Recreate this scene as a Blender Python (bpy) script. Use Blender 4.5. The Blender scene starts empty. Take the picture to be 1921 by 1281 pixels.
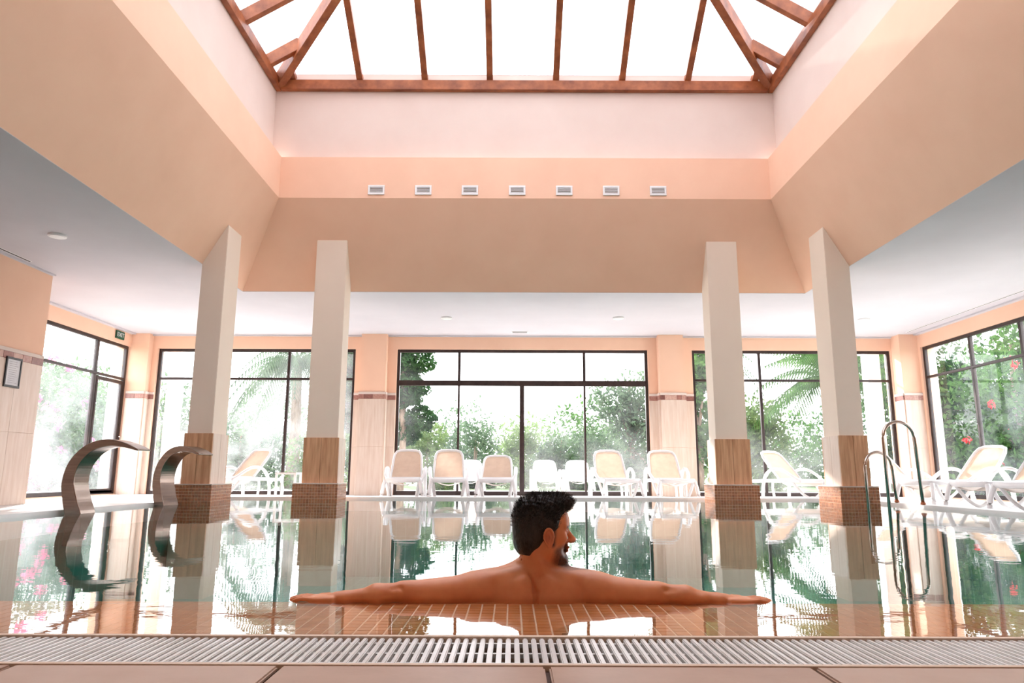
import bpy, bmesh, math, random
import numpy as np
from mathutils import Vector, Matrix, Euler
R = math.radians
random.seed(7)
S = bpy.context.scene
COL = S.collection

# ------------------------------------------------------------------ camera
cam_d = bpy.data.cameras.new('camera'); cam = bpy.data.objects.new('camera', cam_d); COL.objects.link(cam)
cam_d.sensor_width = 36.0; cam_d.lens = 1325.0/1921*36.0; cam_d.clip_start = 0.02; cam_d.clip_end = 300
cam.location = (0, 0, 0.43)
cam.rotation_euler = (Matrix.Rotation(R(90+10.58), 3, 'X') @ Matrix.Rotation(R(0.2), 3, 'Z')).to_euler()
S.camera = cam
# ------------------------------------------------------------------ world, sun, exposure
w = bpy.data.worlds.new('world'); S.world = w; w.use_nodes = True
nt = w.node_tree; nt.nodes.clear()
o_ = nt.nodes.new('ShaderNodeOutputWorld'); b_ = nt.nodes.new('ShaderNodeBackground')
tc_ = nt.nodes.new('ShaderNodeTexCoord'); sp_ = nt.nodes.new('ShaderNodeSeparateXYZ'); cr_ = nt.nodes.new('ShaderNodeValToRGB')
nt.links.new(tc_.outputs['Generated'], sp_.inputs[0]); nt.links.new(sp_.outputs['Z'], cr_.inputs[0])
cr_.color_ramp.elements[0].color = (.97, .97, 1.0, 1); cr_.color_ramp.elements[1].color = (.86, .91, 1.0, 1)
nt.links.new(cr_.outputs[0], b_.inputs[0]); b_.inputs[1].default_value = 1.35
nt.links.new(b_.outputs[0], o_.inputs[0])
sd = bpy.data.lights.new('sun', 'SUN'); sun = bpy.data.objects.new('sun', sd); COL.objects.link(sun)
sd.energy = 2.6; sd.angle = R(1.5); sd.color = (1, .95, .90)
SE, SA = R(25), R(24)
sdir = Vector((-math.sin(SA)*math.cos(SE), math.cos(SA)*math.cos(SE), math.sin(SE)))
sun.rotation_euler = sdir.to_track_quat('Z', 'Y').to_euler()
S.view_settings.view_transform = 'Standard'; S.view_settings.look = 'None'
S.view_settings.exposure = 2.6; S.view_settings.gamma = 1.0; S.view_settings.use_curve_mapping = False

# ------------------------------------------------------------------ materials
def lin(r, g, b):
    f = lambda c: (c/255/12.92) if c/255 <= .04045 else ((c/255+.055)/1.055)**2.4
    return (f(r), f(g), f(b), 1)
class NM:
    def __init__(s, name):
        s.m = bpy.data.materials.new(name); s.m.use_nodes = True; s.t = s.m.node_tree; s.t.nodes.clear()
        s.out = s.n('ShaderNodeOutputMaterial')
    def n(s, typ, **kw):
        x = s.t.nodes.new(typ)
        for k, v in kw.items():
            if k[:2] == 'i_': x.inputs[k[2:].replace('_', ' ')].default_value = v
            else: setattr(x, k, v)
        return x
    def l(s, a, b): s.t.links.new(a, b)
    def noise(s, scale, detail=3, vec=None, stretch=None, rough=.55):
        x = s.n('ShaderNodeTexNoise'); x.inputs['Scale'].default_value = scale; x.inputs['Detail'].default_value = detail; x.inputs['Roughness'].default_value = rough
        g = s.n('ShaderNodeNewGeometry')
        mp = s.n('ShaderNodeMapping'); mp.inputs['Scale'].default_value = stretch or (1, 1, 1)
        s.l(g.outputs['Position'], mp.inputs[0]); s.l(mp.outputs[0], x.inputs['Vector'])
        return x.outputs['Fac']
    def ramp(s, fac, stops):
        r = s.n('ShaderNodeValToRGB'); e = r.color_ramp.elements
        while len(e) < len(stops): e.new(.5)
        for i, (p, c) in enumerate(stops): e[i].position = p; e[i].color = c
        s.l(fac, r.inputs[0]); return r.outputs[0]
    def princ(s, col=None, rough=.6, metal=0, spec=.5, **kw):
        p = s.n('ShaderNodeBsdfPrincipled'); p.inputs['Roughness'].default_value = rough; p.inputs['Metallic'].default_value = metal
        p.inputs['Specular IOR Level'].default_value = spec
        if col is not None:
            if hasattr(col, 'links'): s.l(col, p.inputs['Base Color'])
            else: p.inputs['Base Color'].default_value = col
        s.p = p; s.l(p.outputs[0], s.out.inputs[0]); return p
    def bump(s, fac, strength, dist=.01):
        b = s.n('ShaderNodeBump'); b.inputs['Strength'].default_value = strength; b.inputs['Distance'].default_value = dist
        s.l(fac, b.inputs['Height']); s.l(b.outputs[0], s.p.inputs['Normal'])
def varied(name, c0, c1, scale=2, rough=.6, metal=0, stretch=None, bump=0, detail=4, spec=.5, lo=.3, hi=.7):
    m = NM(name); f = m.noise(scale, detail, stretch=stretch); m.princ(m.ramp(f, [(lo, c0), (hi, c1)]), rough, metal, spec)
    if bump: m.bump(f, bump)
    return m.m
def objvar(name, stops, rough=.6, bump=.3, scale=30, stretch=None):
    """base colour picked per object, small grain on top"""
    m = NM(name); oi = m.n('ShaderNodeObjectInfo'); f = m.noise(scale, 4, stretch=stretch)
    ad = m.n('ShaderNodeMath', operation='MULTIPLY_ADD'); ad.inputs[1].default_value = .5; m.l(f, ad.inputs[0])
    mu = m.n('ShaderNodeMath', operation='MULTIPLY'); mu.inputs[1].default_value = .5; m.l(oi.outputs['Random'], mu.inputs[0]); m.l(mu.outputs[0], ad.inputs[2])
    m.princ(m.ramp(ad.outputs[0], stops), rough)
    if bump: m.bump(f, bump, .004)
    return m.m
M = {}
M['peach'] = varied('peach_paint', (.89, .565, .405, 1), (.93, .61, .445, 1), 1.5, .8, bump=.04)
M['pale'] = varied('pale_plaster', (.72, .60, .54, 1), (.77, .66, .60, 1), 1.2, .85, bump=.08, detail=8)
M['ivory'] = varied('ivory_paint', (.80, .68, .57, 1), (.83, .71, .60, 1), 1.5, .8, bump=.03)
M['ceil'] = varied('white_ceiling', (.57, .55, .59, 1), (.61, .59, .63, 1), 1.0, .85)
M['white'] = varied('white_plastic', (.84, .84, .85, 1), (.88, .88, .89, 1), 3, .35)
M['outwhite'] = varied('white_render', (.80, .80, .80, 1), (.84, .84, .83, 1), 3, .9)
M['dark'] = varied('dark_bronze_frame', (.030, .020, .020, 1), (.055, .036, .034, 1), 6, .35, metal=.3)
M['trav'] = varied('travertine_slab', (.68, .52, .42, 1), (.78, .65, .56, 1), 5, .35, stretch=(4, 4, .35), bump=.05, detail=8)
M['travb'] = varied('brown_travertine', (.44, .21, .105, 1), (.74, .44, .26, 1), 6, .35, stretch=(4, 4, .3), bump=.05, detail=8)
M['border'] = objvar('red_marble_border', [(.2, (.18, .07, .06, 1)), (.5, (.38, .17, .14, 1)), (.8, (.62, .40, .33, 1))], .3, .1, 25)
M['mosaic'] = varied('brown_mosaic_tile', (.24, .085, .04, 1), (.50, .22, .11, 1), 22, .25, detail=1)
M['grout'] = varied('cream_grout', (.80, .62, .48, 1), (.86, .70, .56, 1), 8, .9)
M['ltile'] = objvar('orange_ledge_tile', [(.2, (.50, .175, .055, 1)), (.5, (.60, .23, .08, 1)), (.8, (.68, .28, .11, 1))], .3, .1, 20)
M['ltiles'] = varied('orange_ledge_tiles', (.52, .185, .06, 1), (.66, .27, .10, 1), 26, .3, detail=2)
M['lgrout'] = varied('ledge_grout', (.84, .60, .42, 1), (.88, .66, .48, 1), 8, .9)
M['deck'] = varied('pale_deck_stone', (.80, .78, .77, 1), (.88, .86, .85, 1), 3, .35)
M['slab'] = objvar('rose_terracotta_slab', [(.15, (.40, .24, .165, 1)), (.5, (.54, .36, .26, 1)), (.85, (.62, .46, .36, 1))], .5, .5, 7)
M['joint'] = varied('dark_joint', (.10, .06, .045, 1), (.16, .10, .08, 1), 10, .9)
M['grate'] = varied('white_grate_plastic', (.78, .76, .72, 1), (.90, .89, .87, 1), 9, .35, bump=.05)
M['channel'] = varied('channel_concrete', (.10, .07, .05, 1), (.20, .14, .10, 1), 12, .8)
M['steel'] = varied('brushed_steel', (.26, .20, .17, 1), (.36, .29, .25, 1), 3, .26, metal=1, stretch=(1, 1, 14))
M['chrome'] = varied('tube_steel', (.50, .43, .38, 1), (.60, .53, .48, 1), 5, .16, metal=1)
M['rust'] = varied('rusty_collar', (.30, .08, .03, 1), (.50, .18, .08, 1), 40, .5, metal=.4)
M['wood'] = varied('stained_wood', (.20, .055, .02, 1), (.46, .15, .055, 1), 5, .4, stretch=(1, 1, 1), bump=.12, detail=6)
M['green'] = varied('sign_green', (.0, .06, .03, 1), (.0, .09, .045, 1), 5, .4)
M['black'] = varied('black_frame', (.012, .012, .015, 1), (.03, .03, .035, 1), 9, .3)
M['paper'] = varied('printed_paper', (.62, .62, .66, 1), (.78, .78, .80, 1), 5, .6)
M['print'] = varied('grey_print', (.32, .30, .34, 1), (.45, .43, .46, 1), 50, .7)
M['hole'] = varied('dark_slot', (.02, .018, .016, 1), (.05, .045, .04, 1), 9, .8)
M['ventback'] = varied('vent_recess', (.30, .24, .20, 1), (.36, .29, .25, 1), 9, .8)
M['hair'] = varied('black_hair', (.006, .005, .006, 1), (.022, .016, .016, 1), 60, .38, stretch=(1, 1, .4), bump=.6, detail=6)
M['strand'] = varied('hair_strand', (.010, .008, .009, 1), (.05, .038, .034, 1), 90, .33)
M['shorts'] = varied('navy_shorts', (.02, .03, .08, 1), (.03, .045, .11, 1), 9, .8)
M['bark'] = varied('bark', (.13, .09, .06, 1), (.26, .20, .15, 1), 12, .9, stretch=(1, 1, .3), bump=.4)
M['paving'] = varied('terrace_paving', (.62, .60, .56, 1), (.72, .70, .66, 1), 2, .8)
M['lawn'] = varied('lawn', (.05, .09, .03, 1), (.12, .17, .06, 1), 3, .9, bump=.5)
def leafmat(name, c0, c1, tr=.45):
    m = NM(name); f = m.noise(2.5, 3); c = m.ramp(f, [(.3, c0), (.7, c1)])
    d = m.n('ShaderNodeBsdfDiffuse'); t = m.n('ShaderNodeBsdfTranslucent'); x = m.n('ShaderNodeMixShader'); x.inputs[0].default_value = tr
    m.l(c, d.inputs[0]); m.l(c, t.inputs[0]); m.l(d.outputs[0], x.inputs[1]); m.l(t.outputs[0], x.inputs[2]); m.l(x.outputs[0], m.out.inputs[0]); return m.m
M['leafd'] = leafmat('dark_leaves', (.012, .035, .014, 1), (.045, .10, .035, 1))
M['leafm'] = leafmat('mid_leaves', (.03, .075, .022, 1), (.09, .17, .05, 1))
M['leafl'] = leafmat('light_leaves', (.07, .12, .04, 1), (.17, .24, .09, 1))
M['leafg'] = leafmat('grey_green_leaves', (.05, .085, .05, 1), (.12, .17, .10, 1))
M['pink'] = leafmat('pink_bracts', (.70, .10, .25, 1), (.85, .25, .42, 1))
M['red'] = leafmat('red_petals', (.75, .02, .03, 1), (.90, .06, .06, 1))
def sling(name, c0, c1, tr):
    m = NM(name); f = m.noise(9, 2); c = m.ramp(f, [(.3, c0), (.7, c1)])
    d = m.n('ShaderNodeBsdfDiffuse'); t = m.n('ShaderNodeBsdfTranslucent'); x = m.n('ShaderNodeMixShader'); x.inputs[0].default_value = tr
    m.l(c, d.inputs[0]); m.l(c, t.inputs[0]); m.l(d.outputs[0], x.inputs[1]); m.l(t.outputs[0], x.inputs[2]); m.l(x.outputs[0], m.out.inputs[0]); return m.m
M['sling'] = sling('beige_sling', (.60, .44, .34, 1), (.66, .50, .39, 1), .3)
M['slingw'] = sling('pale_sling', (.78, .70, .64, 1), (.82, .75, .70, 1), .3)
# clear and steamed-up window glass
def glassmat(name, lo, hi, zfade=None):
    m = NM(name); tr = m.n('ShaderNodeBsdfTransparent'); tr.inputs[0].default_value = (.97, .985, .98, 1)
    gl = m.n('ShaderNodeBsdfGlossy'); gl.inputs['Roughness'].default_value = .0
    fr = m.n('ShaderNodeFresnel'); fr.inputs[0].default_value = 1.12
    a = m.n('ShaderNodeMixShader'); m.l(fr.outputs[0], a.inputs[0]); m.l(tr.outputs[0], a.inputs[1]); m.l(gl.outputs[0], a.inputs[2])
    tl = m.n('ShaderNodeBsdfTranslucent'); tl.inputs[0].default_value = (.92, .94, .98, 1)
    df = m.n('ShaderNodeBsdfDiffuse'); df.inputs[0].default_value = (.85, .87, .9, 1)
    c = m.n('ShaderNodeMixShader'); c.inputs[0].default_value = .25; m.l(tl.outputs[0], c.inputs[1]); m.l(df.outputs[0], c.inputs[2])
    f = m.noise(.9, 4, stretch=(1, 1, 1)); 
    mr = m.n('ShaderNodeMapRange'); mr.inputs[1].default_value = .35; mr.inputs[2].default_value = .65; mr.inputs[3].default_value = lo; mr.inputs[4].default_value = hi
    m.l(f, mr.inputs[0]); fac = mr.outputs[0]
    if zfade:
        g = m.n('ShaderNodeNewGeometry'); sx = m.n('ShaderNodeSeparateXYZ'); m.l(g.outputs['Position'], sx.inputs[0])
        z = m.n('ShaderNodeMapRange'); z.inputs[1].default_value = zfade[0]; z.inputs[2].default_value = zfade[1]; z.inputs[3].default_value = 1.0; z.inputs[4].default_value = zfade[2]
        m.l(sx.outputs['Z'], z.inputs[0]); mu = m.n('ShaderNodeMath', operation='MULTIPLY'); m.l(fac, mu.inputs[0]); m.l(z.outputs[0], mu.inputs[1]); fac = mu.outputs[0]
    b = m.n('ShaderNodeMixShader'); m.l(fac, b.inputs[0]); m.l(a.outputs[0], b.inputs[1]); m.l(c.outputs[0], b.inputs[2]); m.l(b.outputs[0], m.out.inputs[0])
    return m.m
M['glass'] = glassmat('window_glass', .0, .10, (.6, 2.2, .35))
M['fogglass'] = glassmat('steamed_glass', .05, .26, (.8, 3.0, .45))
M['midglass'] = glassmat('misted_glass', .03, .30, (.8, 2.6, .3))
def skyglass():
    m = NM('opal_roof_panel'); tl = m.n('ShaderNodeBsdfTranslucent'); tl.inputs[0].default_value = (.33, .33, .345, 1)
    tr = m.n('ShaderNodeBsdfTransparent'); df = m.n('ShaderNodeBsdfDiffuse'); df.inputs[0].default_value = (.9, .9, .9, 1)
    a = m.n('ShaderNodeMixShader'); a.inputs[0].default_value = .08; m.l(tl.outputs[0], a.inputs[1]); m.l(tr.outputs[0], a.inputs[2])
    b = m.n('ShaderNodeMixShader'); b.inputs[0].default_value = .12; m.l(a.outputs[0], b.inputs[1]); m.l(df.outputs[0], b.inputs[2]); m.l(b.outputs[0], m.out.inputs[0]); return m.m
M['opal'] = skyglass()
def watermat():
    m = NM('pool_water'); tr = m.n('ShaderNodeBsdfTransparent'); tr.inputs[0].default_value = (.93, .98, .97, 1)
    gl = m.n('ShaderNodeBsdfGlossy'); gl.inputs['Roughness'].default_value = .0; gl.inputs[0].default_value = (1, 1, 1, 1)
    fr = m.n('ShaderNodeFresnel'); fr.inputs[0].default_value = 1.33
    f1 = m.noise(1.6, 2, stretch=(1, 1.6, 1)); f2 = m.noise(9, 2, stretch=(1, 2.2, 1))
    ad = m.n('ShaderNodeMath', operation='MULTIPLY_ADD'); ad.inputs[1].default_value = .12; m.l(f2, ad.inputs[0]); m.l(f1, ad.inputs[2])
    b = m.n('ShaderNodeBump'); b.inputs['Strength'].default_value = .06; b.inputs['Distance'].default_value = .02; m.l(ad.outputs[0], b.inputs['Height'])
    m.l(b.outputs[0], gl.inputs['Normal'])
    x = m.n('ShaderNodeMixShader'); m.l(fr.outputs[0], x.inputs[0]); m.l(tr.outputs[0], x.inputs[1]); m.l(gl.outputs[0], x.inputs[2]); m.l(x.outputs[0], m.out.inputs[0]); return m.m
M['water'] = watermat()
def pooltile():
    m = NM('green_pool_mosaic'); g = m.n('ShaderNodeNewGeometry'); br = m.n('ShaderNodeTexBrick')
    br.offset = 0; br.inputs['Scale'].default_value = 1.0; br.inputs['Brick Width'].default_value = .16; br.inputs['Row Height'].default_value = .16; br.inputs['Mortar Size'].default_value = .008
    br.inputs['Color1'].default_value = (.030, .235, .195, 1); br.inputs['Color2'].default_value = (.040, .275, .22, 1); br.inputs['Mortar'].default_value = (.075, .35, .29, 1)
    m.l(g.outputs['Position'], br.inputs['Vector']); m.princ(br.outputs[0], .5); return m.m
M['pool'] = pooltile()
def skinmat():
    m = NM('tanned_skin'); f = m.noise(9, 5); c = m.ramp(f, [(.3, (.76, .27, .115, 1)), (.7, (.88, .37, .17, 1))])
    at = m.n('ShaderNodeAttribute', attribute_name='paint'); 
    sx = m.n('ShaderNodeSeparateColor'); m.l(at.outputs['Color'], sx.inputs[0])
    a = m.n('ShaderNodeMix', data_type='RGBA'); m.l(sx.outputs[0], a.inputs[0]); m.l(c, a.inputs[6]); a.inputs[7].default_value = (.025, .015, .013, 1)   # beard, brow
    b = m.n('ShaderNodeMix', data_type='RGBA'); m.l(sx.outputs[1], b.inputs[0]); m.l(a.outputs[2], b.inputs[6]); b.inputs[7].default_value = (.55, .14, .09, 1)   # lips, ear
    p = m.princ(b.outputs[2], .42, 0, .5); p.inputs['Subsurface Weight'].default_value = .12; p.inputs['Subsurface Radius'].default_value = (.02, .008, .004); p.inputs['Subsurface Scale'].default_value = .3
    f2 = m.noise(260, 2); m.bump(f2, .12, .001); return m.m
M['skin'] = skinmat()
M['eye'] = varied('eye', (.6, .6, .6, 1), (.7, .68, .66, 1), 9, .1)

# ------------------------------------------------------------------ helpers
def tag(o, label=None, cat=None, group=None, kind=None):
    if label: o['label'] = label
    if cat: o['category'] = cat
    if group: o['group'] = group
    if kind: o['kind'] = kind
    return o
def empty(name, loc=(0, 0, 0), rz=0, label=None, cat=None, group=None, kind=None):
    o = bpy.data.objects.new(name, None); COL.objects.link(o); o.location = loc; o.rotation_euler = (0, 0, rz); o.empty_display_size = .1
    return tag(o, label, cat, group, kind)
class MB:
    def __init__(s): s.v = []; s.f = []
    def add(s, vs, fs):
        n = len(s.v); s.v += [tuple(v) for v in vs]; s.f += [tuple(i+n for i in f) for f in fs]; return s
    def box(s, x0, x1, y0, y1, z0, z1):
        return s.add([(x0, y0, z0), (x1, y0, z0), (x1, y1, z0), (x0, y1, z0), (x0, y0, z1), (x1, y0, z1), (x1, y1, z1), (x0, y1, z1)],
                     [(0, 3, 2, 1), (4, 5, 6, 7), (0, 1, 5, 4), (1, 2, 6, 5), (2, 3, 7, 6), (3, 0, 4, 7)])
    def prism(s, poly, off):
        """poly: list of 3d points, off: extrusion vector"""
        n = len(poly); P = [Vector(p) for p in poly]; Q = [p+Vector(off) for p in P]
        fs = [tuple(range(n))[::-1], tuple(range(n, 2*n))] + [(i, (i+1) % n, n+(i+1) % n, n+i) for i in range(n)]
        return s.add(P+Q, fs)
    def beam(s, a, b, wd, ht, up=(0, 0, 1)):
        a = Vector(a); b = Vector(b); d = (b-a).normalized(); r = d.cross(Vector(up)).normalized(); u = r.cross(d)
        c = [r*(-wd/2)+u*(-ht/2), r*(wd/2)+u*(-ht/2), r*(wd/2)+u*(ht/2), r*(-wd/2)+u*(ht/2)]
        return s.add([a+k for k in c]+[b+k for k in c], [(0, 1, 2, 3), (7, 6, 5, 4), (0, 4, 5, 1), (1, 5, 6, 2), (2, 6, 7, 3), (3, 7, 4, 0)])
    def tube(s, pts, r, n=8, ry=None, closed=False, cap=True, up=(0, 0, 1)):
        pts = [Vector(p) for p in pts]; N = len(pts); rr = r if hasattr(r, '__len__') else [r]*N; ry = ry or 1.0
        base = len(s.v)
        for i, p in enumerate(pts):
            a = pts[(i-1) % N] if (i > 0 or closed) else pts[i]; b = pts[(i+1) % N] if (i < N-1 or closed) else pts[i]
            d = (b-a).normalized(); u0 = Vector(up)
            if abs(d.dot(u0)) > .98: u0 = Vector((0, 1, 0)) if abs(d.y) < .9 else Vector((1, 0, 0))
            rt = d.cross(u0).normalized(); u = rt.cross(d)
            for k in range(n):
                t = 2*math.pi*k/n; s.v.append(tuple(p+rt*math.cos(t)*rr[i]*ry+u*math.sin(t)*rr[i]))
        for i in range(N if closed else N-1):
            j = (i+1) % N
            for k in range(n): s.f.append((base+i*n+k, base+i*n+(k+1) % n, base+j*n+(k+1) % n, base+j*n+k))
        if cap and not closed:
            s.f.append(tuple(base+k for k in range(n))[::-1]); s.f.append(tuple(base+(N-1)*n+k for k in range(n)))
        return s
    def build(s, name, m, parent=None, bevel=0, smooth=False, solid=0, seg=2):
        me = bpy.data.meshes.new(name); me.from_pydata(s.v, [], s.f); 
        bm = bmesh.new(); bm.from_mesh(me); bmesh.ops.recalc_face_normals(bm, faces=bm.faces)
        if bevel: bmesh.ops.bevel(bm, geom=bm.edges[:], offset=bevel, segments=seg, affect='EDGES', clamp_overlap=True)
        bm.to_mesh(me); bm.free(); me.materials.append(M[m] if isinstance(m, str) else m)
        if smooth: me.polygons.foreach_set('use_smooth', [True]*len(me.polygons))
        o = bpy.data.objects.new(name, me); COL.objects.link(o); o.parent = parent
        if solid:
            md = o.modifiers.new('solid', 'SOLIDIFY'); md.thickness = solid
        return o
def inst(src, name, parent, loc, rot=(0, 0, 0), scale=(1, 1, 1)):
    o = bpy.data.objects.new(name, src.data if not hasattr(src, 'vertices') else src); COL.objects.link(o); o.parent = parent; o.location = loc; o.rotation_euler = rot; o.scale = scale; return o
def mesh_of(mb, name, m, bevel=0, smooth=False):
    o = mb.build(name, m, None, bevel, smooth); me = o.data; bpy.data.objects.remove(o); return me
def copy_tree(o, parent=None):
    c = o.copy(); COL.objects.link(c); c.parent = parent
    for ch in list(o.children): copy_tree(ch, c)
    return c
def catmull(pts, k=6):
    P = [Vector(p) for p in pts]; P = [P[0]*2-P[1]]+P+[P[-1]*2-P[-2]]; out = []
    for i in range(1, len(P)-2):
        for j in range(k):
            t = j/k; a, b, c, d = P[i-1:i+3]
            out.append(.5*((2*b)+(c-a)*t+(2*a-5*b+4*c-d)*t*t+(3*b-a-3*c+d)*t**3))
    out.append(P[-2]); return out
def struct(name, mb, m, parent=None, **kw):
    o = mb.build(name, m, parent, **kw)
    if parent is None: o['kind'] = 'structure'
    return o

# ------------------------------------------------------------------ room dimensions (metres, water level z=0)
YW = 15.6; XL, XR = -8.45, 8.9; XJ = -7.2; YJ = 10.7; YN = -2.6; ZC = 3.47; ZD = -0.04
PXL, PXR, PYN, PYF = -4.75, 5.5, 2.0, 12.15          # pool
FXL, FXR, FYN, FYF = -4.6, 5.0, 1.2, 11.7            # funnel bottom
FS, FZ = .777, 4.85                                  # funnel inset, top z
SX0, SX1, SY0, SY1 = FXL+FS, FXR-FS, FYN+FS, FYF-FS  # shaft (-3.823..4.223, ..10.92)
ZP = 5.56; PB = .25; ZT = 6.90                       # ledge of the peach shaft, setback, top of pale wall
PX0, PX1, PY0, PY1 = SX0-PB, SX1+PB, SY0-PB, SY1+PB

# ------------------------------------------------------------------ floor
b = MB(); b.box(XL, PXL-.25, PYN-.6, YW, -.3, ZD); b.box(PXR+.25, XR, PYN-.6, YW, -.3, ZD); b.box(PXL-.25, PXR+.25, PYF+.25, YW, -.3, ZD)
struct('floor', b, 'deck')
b = MB(); b.box(XL, XR, YN, PYN-.27, -.3, -.012); near_floor = struct('floor', b, 'joint')
# deck slabs in front of the grate, 0.6 m, each its own piece
sl = mesh_of(MB().box(-.2965, .2965, -.2965, .2965, -.012, .001), 'floor_slab', 'slab', .004)
for r in range(7):
    for c in range(-7, 8):
        x = c*.603+.083+.30; y = 1.71-.30-r*.603
        inst(sl, 'floor_slab', near_floor, (x, y, 0))
# pool curb
b = MB(); b.box(PXL-.25, PXL, PYN+.6, PYF+.25, -.2, .035); b.box(PXR, PXR+.25, PYN+.6, PYF+.25, -.2, .035); b.box(PXL, PXR, PYF, PYF+.25, -.2, .035)
struct('trim_1', b, 'deck')
# near rim strip between grate and ledge
b = MB(); b.box(PXL-.25, PXR+.25, PYN-.012, PYN+.006, -.3, .004); struct('trim_2', b, 'grout')
b = MB(); b.box(PXL-.25, PXR+.25, 1.712, 1.728, -.3, .002); struct('trim_3', b, 'grout')

# ------------------------------------------------------------------ walls
b = MB(); b.box(XL-.3, XJ, YN, YJ, -.3, ZC+.6); 
struct('wall_left', b, 'peach')
def wall_holes(name, axis, pos, thick, a0, a1, z0, z1, holes, m):
    """wall on plane axis=pos going outwards by thick; holes (a0,a1,z0,z1) sorted"""
    b = MB()
    def bx(p, q, u, v):
        if q-p < 1e-4 or v-u < 1e-4: return
        if axis == 'y': b.box(p, q, pos, pos+thick, u, v)
        else: b.box(min(pos, pos+thick), max(pos, pos+thick), p, q, u, v)
    cur = a0
    for h in holes:
        bx(cur, h[0], z0, z1); bx(h[0], h[1], z0, h[2]); bx(h[0], h[1], h[3], z1); cur = h[1]
    bx(cur, a1, z0, z1); return struct(name, b, m)
wall_holes('wall_left', 'x', XL, -.3, YJ, YW+.3, -.3, ZC+.6, [(12.43, 15.42, -.02, 3.165)], 'peach')
wall_holes('wall_far', 'y', YW, .3, XL, XR, -.3, ZC+.6, [(-7.93, -3.50, ZD, 3.165), (-2.57, 3.04, ZD, 3.165), (4.03, 8.485, ZD, 3.165)], 'peach')
wall_holes('wall_right', 'x', XR, .3, YN, YW+.3, -.3, ZC+.6, [(8.0, 15.16, -.02, 3.165)], 'peach')
b = MB(); b.box(XL-.3, XR+.3, YN-.3, YN, -.3, ZC+.6); struct('wall_near', b, 'peach')
# pilasters with travertine slabs and red border pieces
bpiece = mesh_of(MB().box(-.5, .5, -.5, .5, -.5, .5), 'border_tile', 'border', .03)
def clad(parent, face, pos, a0, a1, z0=ZD, z1=2.02, nv=1, seed=1, top=True):
    """slabs + border tiles on a face; face 'y-' looks to -y at y=pos, 'x+' looks to +x, 'x-' looks to -x"""
    rnd = random.Random(seed)
    def bx(p, q, u, v, t, name, m):
        mb = MB()
        if face == 'y-': mb.box(p, q, pos-t, pos, u, v)
        elif face == 'x+': mb.box(pos, pos+t, p, q, u, v)
        else: mb.box(pos-t, pos, p, q, u, v)
        return mb.build(name, m, parent, bevel=.003, seg=1)
    zs = [z0, z0+(z1-z0)*.5, z1] if z1-z0 > 1.2 else [z0, z1]
    for i in range(nv):
        p = a0+(a1-a0)*i/nv; q = a0+(a1-a0)*(i+1)/nv
        for k in range(len(zs)-1): bx(p+.001, q-.001, zs[k]+.001, zs[k+1]-.001, .02, 'stone_slab', 'trav')
    if top:
        p = a0
        while p < a1-.01:
            wd = rnd.choice((.10, .26, .20)); q = min(p+wd, a1)
            if a1-q < .05: q = a1
            bx(p+.001, q-.001, z1+.001, z1+.10, .022, 'border_tile', 'border'); p = q
        bx(a0, a1, z1+.102, z1+.155, .026, 'cap_strip', 'pale')
def pilaster(x0, x1, y0, y1, seed, faces):
    n = empty('pilaster', ((x0+x1)/2, y0, ZD)); n['kind'] = 'structure'
    mb = MB().box(x0, x1, y0, y1, ZD, ZC); o = mb.build('shaft', 'peach', n); o.location = -n.location
    return n
def pil(name, x0, x1, y0, y1, seed, sides):
    n = empty(name, (0, 0, 0)); n['kind'] = 'structure'
    MB().box(x0, x1, y0, y1, ZD, ZC).build('shaft', 'peach', n)
    clad(n, 'y-', y0, x0, x1, seed=seed)
    if 'l' in sides: clad(n, 'x-', x0, y0, y1, seed=seed+5)
    if 'r' in sides: clad(n, 'x+', x1, y0, y1, seed=seed+9)
    return n
pil('wall_far_pilaster', -3.33, -2.77, 15.38, YW, 3, 'lr')
pil('wall_far_pilaster', 3.24, 3.79, 15.38, YW, 4, 'lr')
pil('wall_left_pilaster', XL, -8.05, 15.42, YW, 5, 'r')
pil('wall_right_pilaster', 8.50, XR, 15.25, YW, 6, 'l')
wc = empty('wall_cladding'); wc['kind'] = 'structure'
clad(wc, 'y-', YW, -2.77, -2.57, seed=11); clad(wc, 'y-', YW, -3.50, -3.33, seed=12); clad(wc, 'y-', YW, 3.04, 3.24, seed=13)
clad(wc, 'y-', YW, 3.79, 4.03, seed=14); clad(wc, 'y-', YW, -8.05, -7.93, seed=15)
clad(wc, 'x+', XJ, 5.7, YJ, seed=17, nv=9)
clad(wc, 'x+', XJ, 3.0, 5.7, seed=18, nv=5)

# ------------------------------------------------------------------ white ceiling
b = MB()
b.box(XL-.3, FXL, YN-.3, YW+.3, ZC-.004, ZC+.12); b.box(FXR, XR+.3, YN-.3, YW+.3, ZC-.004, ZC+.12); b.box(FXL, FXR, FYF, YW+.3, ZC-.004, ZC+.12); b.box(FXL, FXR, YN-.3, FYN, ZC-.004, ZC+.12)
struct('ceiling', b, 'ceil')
# shadow-gap strips of the ceiling along the side walls
b = MB(); b.box(XL, XL+.10, YJ, 15.4, ZC-.035, ZC); b.box(XR-.10, XR, 5, 15.2, ZC-.035, ZC); b.box(XJ, XJ+.05, 4, YJ+.0, ZC-.03, ZC); b.box(XL, XR, YW-.06, YW, ZC-.03, ZC)
struct('trim_4', b, 'ceil')
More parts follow.
